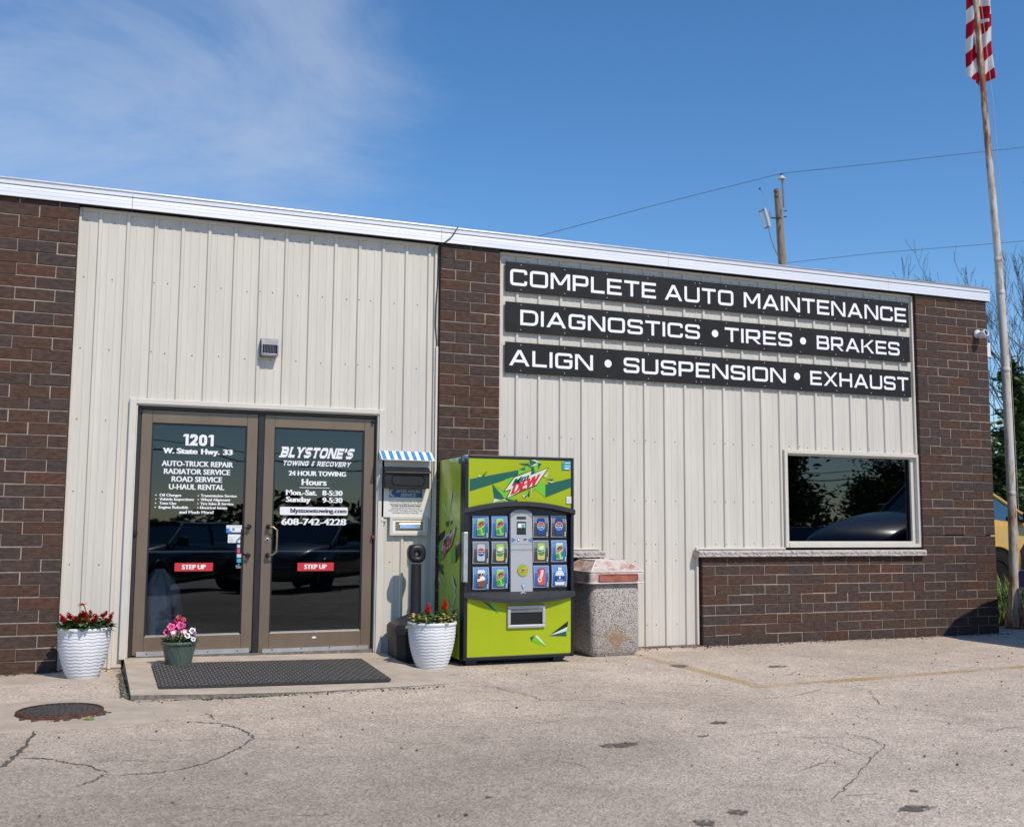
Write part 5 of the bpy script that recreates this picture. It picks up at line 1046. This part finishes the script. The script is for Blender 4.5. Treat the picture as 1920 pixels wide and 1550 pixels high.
b.lathe([(.17,-.01),(.17,.012),(.05,.014)], n=4, m=mat('rusty_plate', (.20,.08,.035), .85, var=.5, vscale=25), cap=False); b.build('foot_fin', t)
b = MB(); b.tube([(-.235,-.02,9.6),(-.17,-.03,8.0),(-.035,-.035,6.6),(.045,-.03,5.0),(.075,-.03,3.2),(.068,-.055,1.4)], .0032, 6, mat('grey_rope', (.42,.40,.37), .8)); b.build('halyard', t)
FR = mat('flag_red', (.33,.006,.022), .85, spec=.1); FW = mat('flag_white', (.62,.60,.62), .85, spec=.1)
for m in (FR, FW):
    tn = m.node_tree; bs = tn.nodes['Principled BSDF']; tl = tn.nodes.new('ShaderNodeBsdfTranslucent'); tl.inputs[0].default_value = bs.inputs['Base Color'].default_value; mx = tn.nodes.new('ShaderNodeMixShader'); mx.inputs[0].default_value = .15
    tn.links.new(bs.outputs[0], mx.inputs[1]); tn.links.new(tl.outputs[0], mx.inputs[2]); tn.links.new(mx.outputs[0], tn.nodes['Material Output'].inputs[0])
FN = mat('flag_blue', (.02,.03,.16), .75)
b = MB(); NU, NV = 90, 300; vs = []
for j in range(NV+1):
    for i in range(NU+1):
        u = i/NU; v = j/NV
        zt = 8.9; zb = 6.80 + .12*abs(u-.55)*1.6 - (.04 if u < .5 else 0)
        z = zb + (zt-zb)*v
        x = .372 + (.395-.02*math.sin(z*5.3))*u + .02*math.sin(z*4.1+1) - .055*max(0, v-.1)*0
        y = .50 + .045*math.sin(u*9.5+z*1.3) + .03*math.sin(u*21-z*2.2) - .03*u
        vs.append((x, y, z))
fs = [(j*(NU+1)+i, j*(NU+1)+i+1, (j+1)*(NU+1)+i+1, (j+1)*(NU+1)+i) for j in range(NV) for i in range(NU)]
red, wht, blu = [], [], []
for f in fs:
    c = sum((Vector(vs[k]) for k in f), Vector())/4; u = (c.x-.372)/.39
    # the hoist edge hangs in two layers, so the stripes break at the fold
    s = c.z - 1.05*(c.x-.372) if u < .48 else (c.z - .95*(c.x-.372) + .14 if c.z < 7.62 else c.z + .55*(c.x-.56) + .02)
    k = math.floor((s-6.63)/.185)
    (blu if c.z > 8.25 and u < .5 else red if k % 2 == 0 else wht).append(f)
b.add(vs, red, FR, True); b.add(vs, wht, FW, True); b.add(vs, blu, FN, True)
tag(b.build('flag'), 'red and white striped flag hanging limp behind the flagpole', 'flag')

# ------------------------------------------------------------------ utility pole and lines behind the building
m, nn, ll, bb = node_mat('weathered_wood'); WOOD = m
t_ = nn.new('ShaderNodeTexCoord'); mp_ = nn.new('ShaderNodeMapping'); mp_.inputs['Scale'].default_value = (9,9,.6); ll.new(t_.outputs['Object'], mp_.inputs[0]); v_ = nn.new('ShaderNodeTexNoise'); v_.inputs['Scale'].default_value = 3; v_.inputs['Detail'].default_value = 7; ll.new(mp_.outputs[0], v_.inputs[0])
rp = nn.new('ShaderNodeValToRGB'); E_ = rp.color_ramp.elements; E_[0].position = .3; E_[0].color = (.14,.095,.065,1); E_[1].position = .7; E_[1].color = (.40,.315,.235,1); ll.new(v_.outputs[0], rp.inputs[0]); ll.new(rp.outputs[0], bb.inputs['Base Color']); bb.inputs['Roughness'].default_value = .9
t = empty('utility_pole', 'wooden utility pole with a cutout fuse rising behind the roof', 'utility pole', (18.95,30,-.1))
b = MB(); b.tube([(.05,0,0),(.0,0,13),(-.14,0,15.5),(-.22,0,16.62)], [.21,.19,.165,.15], 16, WOOD); b.build('pole', t)
b = MB(); b.tube([(.02,-.16,15.75),(.0,-.16,16.5),(-.02,-.13,17.08)], .045, 8, GREYM); b.build('pin_bracket', t)
b = MB(); PORC = mat('porcelain', (.55,.54,.55), .25); b.lathe([(.05,17.04),(.19,17.06),(.17,17.13),(.08,17.20),(.06,17.26),(.0001,17.27)], (-.05,-.13,0), 20, PORC); b.lathe([(.05,17.26),(.09,17.30),(.05,17.34)], (-.05,-.13,0), 12, BLACKP); b.build('insulator', t)
b = MB(); b.tube([(-.15,-.14,15.62),(-.17,-.16,15.25),(-.45,-.2,15.18),(-.72,-.2,15.16)], .035, 8, HARDW); b.tube([(-.30,-.14,16.45),(-.52,-.16,16.42)], .02, 6, HARDW); b.tube([(-.28,-.14,16.22),(-.52,-.16,16.20)], .02, 6, HARDW); b.tube([(.05,-.1,15.60),(.20,-.12,15.63)], .03, 6, HARDW); b.tube([(.05,-.1,15.32),(.20,-.12,15.35)], .03, 6, HARDW); b.build('fuse_arm', t)
b = MB(); b.tube([(-1.12,-.25,15.52),(-.98,-.25,15.10),(-.88,-.25,14.72)], [.085,.10,.085], 12, PORC); b.tube([(-1.12,-.25,15.52),(-1.42,-.28,15.32)], .03, 6, HARDW); b.tube([(-1.42,-.28,15.30),(-1.12,-.28,14.62)], .035, 8, STEEL); b.tube([(-1.12,-.28,14.62),(-.88,-.25,14.72)], .04, 6, HARDW)
for k in range(4): b.lathe([(.05,-.01),(.09,.0),(.05,.01)], (-.80+k*.001,-.22,15.12+.09*k), 10, PORC)
b.build('cutout_fuse', t)
b = MB(); b.tube([(-.90,-.25,14.65),(-.80,-.25,14.2),(-.55,-.2,13.7),(-.2,-.15,13.2),(.0,-.1,12.8)], .022, 6, GREYM); b.tube([(-1.35,-.2,16.5),(-1.15,-.2,16.3),(-1.0,-.2,15.7),(-1.1,-.25,15.5)], .010, 5, GREYM); b.tube([(-.18,-.2,14.9),(-.3,-.2,14.6),(-.32,-.2,14.05)], .012, 5, HARDW); b.lathe([(.02,-.05),(.05,0),(.02,.05)], (-1.30,-.2,16.45), 8, HARDW); b.build('lead_wire', t)
def wire(name, pts, r, label):
    b = MB(); P = []
    for (a, c) in zip(pts, pts[1:]):
        for k in range(6):
            u = k/6; P.append(tuple(a[i]*(1-u)+c[i]*u for i in range(3)))
    P.append(pts[-1]); b.tube(P, r, 5, mat('wire_dark', (.035,.037,.04), .6)); tag(b.build(name), label, 'power line')
wire('power_line', [(-8,30,7.0),(7.085,30,13.125),(12.66,30,15.12),(18.9,29.87,17.25),(26,30,18.85),(34,30,20.65),(48,30,24)], .013, 'upper power line over the pole top')
wire('power_line', [(18.95,29.9,13.05),(24.2,30,14.07),(31.6,30,15.31),(45,30,17.6)], .012, 'lower power line running right from the pole just above the roof')

# ------------------------------------------------------------------ trees
BARK = mat('grey_bark', (.085,.07,.058), .95, var=.4, vscale=12, stretch=(1,1,.3)); TWIG = mat('twig_bark', (.075,.060,.052), .95, var=.3, vscale=10)
TLEAF = [mat('tree_leaf_%s' % n_, c, .55, var=.35, vscale=6) for n_, c in (('a',(.055,.095,.026)),('b',(.085,.135,.034)),('c',(.034,.066,.020)),('d',(.12,.15,.045)))]
def branchy(b, p, d, L, r, depth, rr, tips, spread=.55, upw=.12, m=None, kids=(2,3)):
    pts = [p]; q = Vector(p); dd = Vector(d).normalized(); n = 5
    for k in range(n):
        dd = (dd + Vector((rr.uniform(-1,1), rr.uniform(-1,1), rr.uniform(-.6,1)))*.13 + Vector((0,0,upw*.4))).normalized(); q = q + dd*L/n; pts.append(q.copy())
    b.tube(pts, [max(.009, r*(1-.5*k/n)) for k in range(n+1)], 6 if r > .03 else 4, m or (BARK if r > .04 else TWIG), cap=False)
    tips.append((q, dd, depth))
    if depth == 0: return
    for k in range(rr.randint(*kids)):
        j = rr.randint(2, n); s = Vector((rr.uniform(-1,1), rr.uniform(-1,1), rr.uniform(-.1,.7))).normalized()
        nd = (dd*(1-spread) + s*spread + Vector((0,0,upw))).normalized()
        branchy(b, pts[j], nd, L*rr.uniform(.55,.78), r*rr.uniform(.42,.58), depth-1, rr, tips, spread, upw, m, kids)
def bare(x, y, h, label, seed, group=None, lean=0, depth=5, fork=.45, leaves=0, z0=-.2):
    rr = random.Random(seed); t = empty('bare_tree', label, 'tree', (x,y,z0), group=group)
    b = MB(); r0 = h*.011; pts = []
    for k in range(9): pts.append(Vector((lean*(k/8)**1.5*h*.1 + rr.uniform(-.05,.05), rr.uniform(-.05,.05), h*.75*k/8)))
    b.tube(pts, [r0*(1.15-.85*k/8) for k in range(9)], 9, BARK); b.build('trunk', t)
    c = MB(); tips = []
    for k in range(11):
        u = fork + (1-fork)*k/10*.98; i = min(7, int(u*8)); p = pts[i].lerp(pts[i+1], u*8-i) if i < 8 else pts[8]
        a = k*2.4+rr.uniform(-.5,.5); el = .65 + .9*u
        d = Vector((math.cos(a), math.sin(a), el*.8))
        branchy(c, p, d, h*.27*(1.25-.6*u), r0*.42*(1.25-u*.8), depth-2, rr, tips, .42, .16)
    branchy(c, pts[8], (0,0,1), h*.22, r0*.3, depth-2, rr, tips, .45, .2)
    if leaves:
        for tp, dd, dp in tips:
            if rr.random() < leaves:
                for k in range(7):
                    dd2 = Vector((rr.uniform(-1,1), rr.uniform(-1,1), rr.uniform(-.5,1)))
                    leafy(c, tp + dd2*.12, dd2, .13, .09, rr.choice(TLEAF), rr)
    c.build('crown', t); return t
def leaf_tree(name, x, y, h, rad, label, seed, n=2600, cz=.62, sz=.13, z0=-.3, group=None, flat=1.0, mats=TLEAF, low=.15):
    rr = random.Random(seed); t = empty(name, label, 'tree', (x,y,z0), group=group); b = MB(); tips = []
    pts = [Vector((rr.uniform(-.04,.04)*h*.3*k/6, rr.uniform(-.04,.04)*h*.3*k/6, h*.72*k/6)) for k in range(7)]
    b.tube(pts, [h*.022*(1.2-.85*k/6) for k in range(7)], 9, BARK)
    for k in range(10):
        u = .3+.7*k/10; a = k*2.4; p = pts[min(6, int(u*6))]; b.tube([p, p+Vector((math.cos(a)*rad*.4, math.sin(a)*rad*.4, h*.07)), p+Vector((math.cos(a)*rad*.75, math.sin(a)*rad*.75, h*.10))], [h*.008, h*.005, h*.002], 5, BARK)
    b.build('trunk', t)
    clumps = []
    while len(clumps) < 44:
        v = Vector((rr.uniform(-1,1), rr.uniform(-1,1), rr.uniform(-1,1)))
        if .35 < v.length < 1: clumps.append((Vector((v.x*rad*flat, v.y*rad*flat, h*cz + v.z*h*(1-cz))), rr.uniform(.22,.42)*rad, rr.choice(mats)))
    c = MB()
    for i in range(n):
        o, r_, m_ = clumps[i % len(clumps)]; v = Vector((rr.gauss(0,.5), rr.gauss(0,.5), rr.gauss(0,.42)))
        p = o + v*r_; s = sz*rr.uniform(.6,1.4); a = Vector((rr.uniform(-1,1), rr.uniform(-1,1), rr.uniform(-.4,.4))).normalized(); e = a.cross(Vector((rr.uniform(-1,1), rr.uniform(-1,1), rr.uniform(-.2,1)))).normalized()
        if p.z < h*low: continue
        c.add([p-a*s, p+e*s*.45, p+a*s, p-e*s*.45], [(0,1,2,3)], m_ if rr.random() < .75 else rr.choice(mats))
    c.build('crown', t); return t
def conifer(x, y, h, rad, label, seed, group=None, z0=-.4, n=5200):
    rr = random.Random(seed); t = empty('evergreen_tree', label, 'tree', (x,y,z0), group=group); b = MB(); b.tube([(0,0,0),(0,0,h*.5),(0,0,h*.97)], [h*.02,h*.012,h*.003], 8, BARK); b.build('trunk', t)
    c = MB(); arms = []
    for k in range(150):
        u = rr.random()**.8; a = rr.uniform(0,6.28); L = rad*(1-u)**.75*rr.uniform(.55,1.1)+.15; arms.append((u,a,L,rr.choice(TLEAF[:3])))
    for i in range(n):
        u, a, L, m_ = arms[i % 150]; s = rr.random()**.6; p = Vector((math.cos(a)*L*s, math.sin(a)*L*s, h*(.04+.94*u) - .18*L*s*s)) + Vector((rr.gauss(0,.10), rr.gauss(0,.10), rr.gauss(0,.09)))*(.5+rad*.25)
        d = Vector((math.cos(a)+rr.uniform(-.8,.8), math.sin(a)+rr.uniform(-.8,.8), rr.uniform(-.5,.5))).normalized(); e = d.cross(Vector((rr.uniform(-1,1),rr.uniform(-1,1),1))).normalized(); s2 = rr.uniform(.07,.17)
        c.add([p-d*s2, p+e*s2*.4, p+d*s2, p-e*s2*.4], [(0,1,2,3)], m_ if rr.random() < .8 else rr.choice(TLEAF))
    c.build('crown', t); return t
GB = 'bare trees behind the shop'
bare(33.2, 30, 14.4, 'tall bare tree behind the flagpole, the tallest of the leafless trees', 21, GB, .25, 6)
bare(35.2, 32, 13.0, 'bare tree at the right edge beyond the flagpole, half hidden by its taller neighbour', 5, GB, -.3, 6)
bare(27.3, 30, 12.4, 'twiggier bare tree showing above the right end of the roof', 9, GB, .2, 5, .62)
bare(26.2, 30.5, 12.0, 'thin leafless tree above the roof, just left of the twiggier one', 33, GB, -.2, 5, .55)
conifer(15.3, 14, 6.6, 1.1, 'dark evergreen tree behind the flagpole and yellow van', 4, 'evergreen trees beyond the yellow van')
conifer(17.1, 15.0, 6.2, 1.6, 'broad evergreen tree at the right edge behind the dark pickup', 6, 'evergreen trees beyond the yellow van')
conifer(13.9, 13.2, 3.6, 1.3, 'low bushy evergreen directly behind the yellow van', 12, 'evergreen trees beyond the yellow van', n=4200)
leaf_tree('leafy_tree', 14.2, 15.5, 8.3, 1.0, 'slim leafy tree peeping past the corner of the shop', 17, n=900, cz=.60, sz=.12)
leaf_tree('leafy_tree', 19.5, 20, 5.5, 3.4, 'wide leafy tree behind the evergreens at the right edge', 18, n=4200, cz=.5, sz=.2, low=.05)
# across the road behind the camera: mirrored in the glass
G2 = 'roadside trees across from the shop'
leaf_tree('roadside_tree', 17.6, -30, 8.6, 3.1, 'tall roadside tree mirrored in the left half of the window', 40, n=24000, cz=.58, sz=.15, z0=-.5, group=G2)
leaf_tree('roadside_tree', 25.4, -30.5, 4.7, 1.9, 'lower roadside tree mirrored in the right half of the window', 41, n=15000, cz=.55, sz=.12, z0=-.5, group=G2)
leaf_tree('roadside_tree', 30, -33, 7.5, 3.0, 'roadside tree farther right along the road', 42, n=7000, cz=.55, sz=.11, z0=-.5, group=G2)
rr = random.Random(77); b = MB()
for i in range(9000):
    x = rr.uniform(-70, 90); top = 2.3+.7*math.sin(x*.21)+.5*math.sin(x*.57+1)+.3*math.sin(x*1.3); p = Vector((x, -64+rr.uniform(-2.5,2.5), -.6 + (top+.6)*math.sqrt(rr.random()))); s = rr.uniform(.2,.5)
    a = Vector((rr.uniform(-1,1), rr.uniform(-1,1), rr.uniform(-.5,.5))).normalized(); e = a.cross(Vector((rr.uniform(-1,1),rr.uniform(-1,1),1))).normalized(); b.add([p-a*s, p+e*s*.6, p+a*s, p-e*s*.6], [(0,1,2,3)], rr.choice(TLEAF))
tag(b.build('treeline'), 'low far off wood across the road', 'wood', kind='stuff')
for dz, lab, rd in ((0,'roadside cable mirrored lower in the door glass',.055),(.33,'roadside cable mirrored higher in the door glass',.035)):
    P = []
    for k in range(41):
        X = -45+105*k/40; z = 1.78+dz+.0025*(X-10)**2; P.append((-9.8+2.14*(X+9.8), -75, 1.12+2.14*z))
    b = MB(); b.tube(P, rd, 5, MATS['wire_dark']); tag(b.build('power_line'), lab, 'power line')

# ------------------------------------------------------------------ grass beside the corner
rr = random.Random(31); b = MB(); GRS = [mat('grass_%s' % n_, c, .6, var=.3, vscale=4) for n_, c in (('a',(.11,.21,.03)),('b',(.16,.25,.045)),('c',(.06,.12,.022)),('d',(.22,.23,.08)))]
for i in range(11000):
    u = rr.random()**2.2; y = .72+u*5.5; x = .10+rr.uniform(0,1)*(1.6+u*6); h = rr.uniform(.14,.46)*(1.15 if y > 1.0 else .7); a = rr.uniform(0,6.28); w = rr.uniform(.006,.014); l_ = rr.uniform(.1,.6)*h
    c, s = math.cos(a), math.sin(a); z = GZ+.004
    b.add([(x-w*s,y+w*c,z),(x+w*s,y-w*c,z),(x+c*l_*.4+w*.7*s,y+s*l_*.4-w*.7*c,z+h*.6),(x+c*l_*.4-w*.7*s,y+s*l_*.4+w*.7*c,z+h*.6),(x+c*l_,y+s*l_,z+h)], [(0,1,2,3),(3,2,4)], rr.choice(GRS))
tag(b.build('grass'), 'tall bright grass and weeds growing beyond the corner of the shop', 'grass', kind='stuff')
b = MB()
for i in range(260):
    x, y = rr.choice(((-9.56+rr.uniform(-.02,.02), rr.uniform(-1.6,-.3)), (rr.uniform(-9.5,-8.4), -1.74+rr.uniform(-.02,.02)), (-9.78+rr.uniform(-.03,.03), -2.32+rr.uniform(-.03,.03)), (rr.uniform(-.05,.1), rr.uniform(.42,.7)))); a = rr.uniform(0,6.28); h = rr.uniform(.008,.035)
    b.add([(x-.003,y,GZ),(x+.003,y,GZ),(x+math.cos(a)*h*.6,y+math.sin(a)*h*.6,GZ+h)], [(0,1,2)], rr.choice(GRS))
tag(b.build('crack_weeds'), 'tiny weeds sprouting from the joint beside the step', 'weeds', kind='stuff')

b = MB(); rr = random.Random(12)
for i in range(1500):
    k = rr.random()
    x, y = (rr.uniform(-13,-9.56), -abs(rr.gauss(0,.06))) if k < .2 else (rr.uniform(-5.6,.1), -abs(rr.gauss(0,.10))-.01) if k < .55 else (rr.uniform(-9.5,-7.3), -1.72-abs(rr.gauss(0,.05))) if k < .7 else (-9.56+rr.gauss(0,.02), rr.uniform(-1.6,0)) if k < .8 else (rr.uniform(-10,-1), rr.uniform(-6,-.4))
    r = rr.uniform(.003,.009)*(1.6 if rr.random() < .05 else 1); a = rr.uniform(0,6.28)
    b.prism([(x+r*rr.uniform(.6,1.2)*math.cos(a+w*1.257), y+r*rr.uniform(.6,1.2)*math.sin(a+w*1.257)) for w in range(5)], GZ+.001, GZ+.004+r*.7, rr.choice((CONC, CONCD, MATS['damp_dirt'], STONE)), 'z')
tag(b.build('grit'), 'loose grit and crumbs swept against the walls and scattered over the lot', 'grit', kind='stuff')

# ------------------------------------------------------------------ vehicles
TYRE = mat('tyre_rubber', (.014,.014,.015), .9, var=.2, spec=.12); RIMM = mat('wheel_silver', (.50,.51,.53), .3, .8); AUTOG = glass('auto_glass', (.03,.04,.05), 2.4, wave=.0); LAMP = mat('lamp_lens', (.55,.57,.60), .1, coat=1); LAMPR = mat('tail_lens', (.35,.01,.01), .15, coat=1); TRIMB = mat('car_trim', (.02,.02,.021), .5)
def vehicle(name, label, cat, loc, rz, paint, st, gh, axles, wr, W_, group=None):
    # st: (x, zbot, zbelt, halfwidth); gh: windscreen base x,z, top x, roof z, rear top x, rear base x, inset
    t = empty(name, label, cat, loc, rz, group); b = MB(); secs = []
    for x, zb, zt, hw in st:
        half = [(hw*.90,zb),(hw,zb+.16*(zt-zb)),(hw*1.01,zb+.55*(zt-zb)),(hw*.985,zb+.86*(zt-zb)),(hw*.93,zt-.015),(hw*.80,zt+.012),(hw*.4,zt+.03)]
        secs.append([(x,-y,z) for y, z in half] + [(x,y,z) for y, z in half[::-1]])
    n = len(secs[0]); v = [p for s in secs for p in s]
    b.add(v, [(k*n+i, k*n+(i+1) % n, (k+1)*n+(i+1) % n, (k+1)*n+i) for k in range(len(secs)-1) for i in range(n)], paint, True); b.add(v[:n], [tuple(range(n))[::-1]], paint); b.add(v[-n:], [tuple(range(n))], paint)
    wbx, wbz, wtx, rz_, rtx, rbx, ins = gh; hb = W_/2*.93; ht = W_/2-ins
    belt = lambda x: wbz-.02
    Q = [(wbx,hb,wbz),(wtx,ht,rz_),(rtx,ht,rz_),(rbx,hb,wbz-.01)]
    Lf = [(x,-y,z) for x, y, z in Q]; Rg = [(x,y,z) for x, y, z in Q]
    cb_ = MB(); R2 = [(wtx+.02,ht*.75,rz_+.045),(rtx-.02,ht*.75,rz_+.045)]
    cb_.add([Lf[1],Lf[2],(R2[1][0],-R2[1][1],R2[1][2]),(R2[0][0],-R2[0][1],R2[0][2]),R2[0],R2[1],Rg[2],Rg[1]], [(0,3,2,1),(3,4,5,2),(4,7,6,5),(0,7,4,3),(1,2,5,6)], paint)
    for S in (Lf, Rg):
        for a_, c_, w in ((0,1,.035),(3,2,.045)): cb_.tube([S[a_], S[c_]], w, 6, paint)
        cb_.tube([S[1], S[2]], .03, 6, paint)
        xm = (wtx+rtx)/2; cb_.tube([(xm,S[0][1],wbz-.01),(xm-.05,S[1][1],rz_)], .03, 6, TRIMB)
    b.v and None
    o = len(b.v); b.v += cb_.v; 
    for f, mi_, sm_ in zip(cb_.f, cb_.m, cb_.sm): b.f.append(tuple(o+k for k in f)); b.m.append(b.mi(cb_.mats[mi_])); b.sm.append(sm_)
    b.build('body', t)
    for nm, q in (('windscreen',[Lf[0],Rg[0],Rg[1],Lf[1]]),('rear_window',[Rg[3],Lf[3],Lf[2],Rg[2]]),('side_window',[Lf[3],Lf[0],Lf[1],Lf[2]]),('side_window',[Rg[0],Rg[3],Rg[2],Rg[1]])):
        g_ = MB(); g_.add(q, [(0,1,2,3)], AUTOG); g_.build(nm, t)
    g_ = MB(); g_.box(rbx+.2,wbx-.3,-hb*.85,hb*.85,.55,wbz-.12,INTER); g_.build('cabin', t)
    for ax in axles:
        for s in (-1, 1):
            y0 = s*W_/2
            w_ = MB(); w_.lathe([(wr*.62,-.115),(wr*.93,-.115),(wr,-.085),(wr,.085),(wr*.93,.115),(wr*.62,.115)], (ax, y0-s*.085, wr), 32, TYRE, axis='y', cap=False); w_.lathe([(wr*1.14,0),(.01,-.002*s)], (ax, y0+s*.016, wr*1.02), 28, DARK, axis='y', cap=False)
            arch = [(ax+wr*1.17*math.cos(R(a)), y0+s*.016, wr*1.02+wr*1.17*math.sin(R(a))) for a in range(-12,193,12)]; w_.tube(arch, .028, 6, paint)
            wo = w_.build('wheel', t)
            r_ = MB(); r_.lathe([(wr*.64,s*.10),(wr*.60,s*.06),(wr*.28,s*.05),(wr*.22,s*.085),(.001,s*.09)], (ax, y0-s*.08, wr), 32, RIMM, axis='y', cap=False)
            for k in range(8):
                a = k*math.pi/4; r_.lathe([(wr*.075,s*.07),(wr*.075,s*.072)], (ax+wr*.45*math.cos(a), y0-s*.075, wr+wr*.45*math.sin(a)), 10, BLACKP, axis='y')
            r_.build('rim', wo)
    xf_, zb, zt, hw = st[-1]; xr_, zb2, zt2, hw2 = st[0]
    for s in (-1, 1):
        l_ = MB(); l_.box(xf_-.05,xf_+.012,s*hw*.62-.17,s*hw*.62+.17,zt-.26,zt-.08,LAMP); l_.build('headlight', t, bevel=.02)
        l_ = MB(); l_.box(xr_-.012,xr_+.05,s*hw2*.80-.09,s*hw2*.80+.09,zt2-.42,zt2-.08,LAMPR); l_.build('tail_light', t, bevel=.02)
        l_ = MB(); l_.box(wbx-.30,wbx-.16,s*(W_/2+.10)-.09,s*(W_/2+.10)+.09,wbz-.02,wbz+.14,TRIMB); l_.box(wbx-.26,wbx-.20,s*(W_/2-.02)-.10,s*(W_/2-.02)+.10,wbz-.01,wbz+.03,TRIMB); l_.build('side_mirror', t, bevel=.02)
    l_ = MB(); l_.box(xf_-.02,xf_+.03,-hw*.36,hw*.36,zt-.30,zt-.08,TRIMB); l_.build('grille', t, bevel=.01)
    for nm, x0_, x1_, h_ in (('front_bumper',xf_-.10,xf_+.09,hw),('rear_bumper',xr_-.09,xr_+.10,hw2)):
        l_ = MB(); l_.box(x0_,x1_,-h_*.98,h_*.98,zb+.02,zb+.24,TRIMB if nm == 'rear_bumper' else STEEL if 'van' in name else paint); l_.build(nm, t, bevel=.04)
    return t
YP = mat('van_yellow', (.52,.31,.045), .35, coat=.6, var=.05); NV = mat('navy_paint', (.010,.024,.085), .25, coat=1, spec=.6); DK = mat('charcoal_paint', (.030,.034,.040), .3, .5, coat=1); BP = mat('blue_paint', (.02,.075,.28), .2, coat=1)
vehicle('yellow_van', 'yellow van parked on the grass beyond the corner of the shop', 'van', (2.35,5.0,-.10), 0, YP,
    [(-2.55,.42,1.36,.95),(-2.4,.36,1.38,.99),(0,.34,1.38,1.0),(1.6,.34,1.38,1.0),(2.35,.36,1.34,.99),(2.75,.38,1.27,.97),(3.15,.42,1.15,.93),(3.28,.46,1.02,.88)], (2.68,1.33,1.72,1.86,-2.3,-2.5,.14), (1.78,-1.75), .42, 2.0)
TR_ = [(-2.85,.50,1.30,.92),(-2.6,.42,1.34,.98),(0,.40,1.38,1.0),(1.0,.40,1.45,1.0),(1.4,.40,1.40,.99),(1.8,.42,1.31,.98),(2.2,.46,1.17,.96),(2.40,.50,1.05,.88),(2.48,.54,.93,.78)]
vehicle('pickup_truck', 'dark navy pickup truck just entering the right edge in front of the corner', 'pickup truck', (1.84,-1.73,GZ), math.pi, NV, TR_, (1.0,1.42,.35,2.0,-1.2,-1.45,.16), (1.62,-1.7), .40, 2.0)
SU = [(-2.3,.36,1.02,.84),(-2.15,.30,1.05,.90),(0,.27,1.02,.92),(.9,.27,1.0,.92),(1.7,.28,.92,.90),(2.15,.32,.82,.84),(2.28,.36,.70,.76)]
GC = 'cars parked facing the shop'
for x, y, p_, lab, gh in ((-8.6,-12.6,DK,'charcoal car mirrored in the left door',(1.0,.98,.25,1.36,-1.5,-2.1,.22)),(-5.4,-13.2,DK,'charcoal car mirrored in the right door',(1.0,.98,.2,1.42,-1.5,-2.1,.22)),(8.6,-19.5,DK,'dark car mirrored at the left of the window',(1.0,.98,.2,1.50,-1.8,-2.15,.2)),(12.4,-19.0,BP,'blue car mirrored at the right of the window',(1.0,.98,.2,1.55,-1.8,-2.15,.2))):
    vehicle('parked_car', lab, 'car', (x,y,gz(x,y)-.02), math.pi/2 + (.62 if x < 0 else -.25), p_, SU, gh, (1.38,-1.38), .33, 1.84, GC)
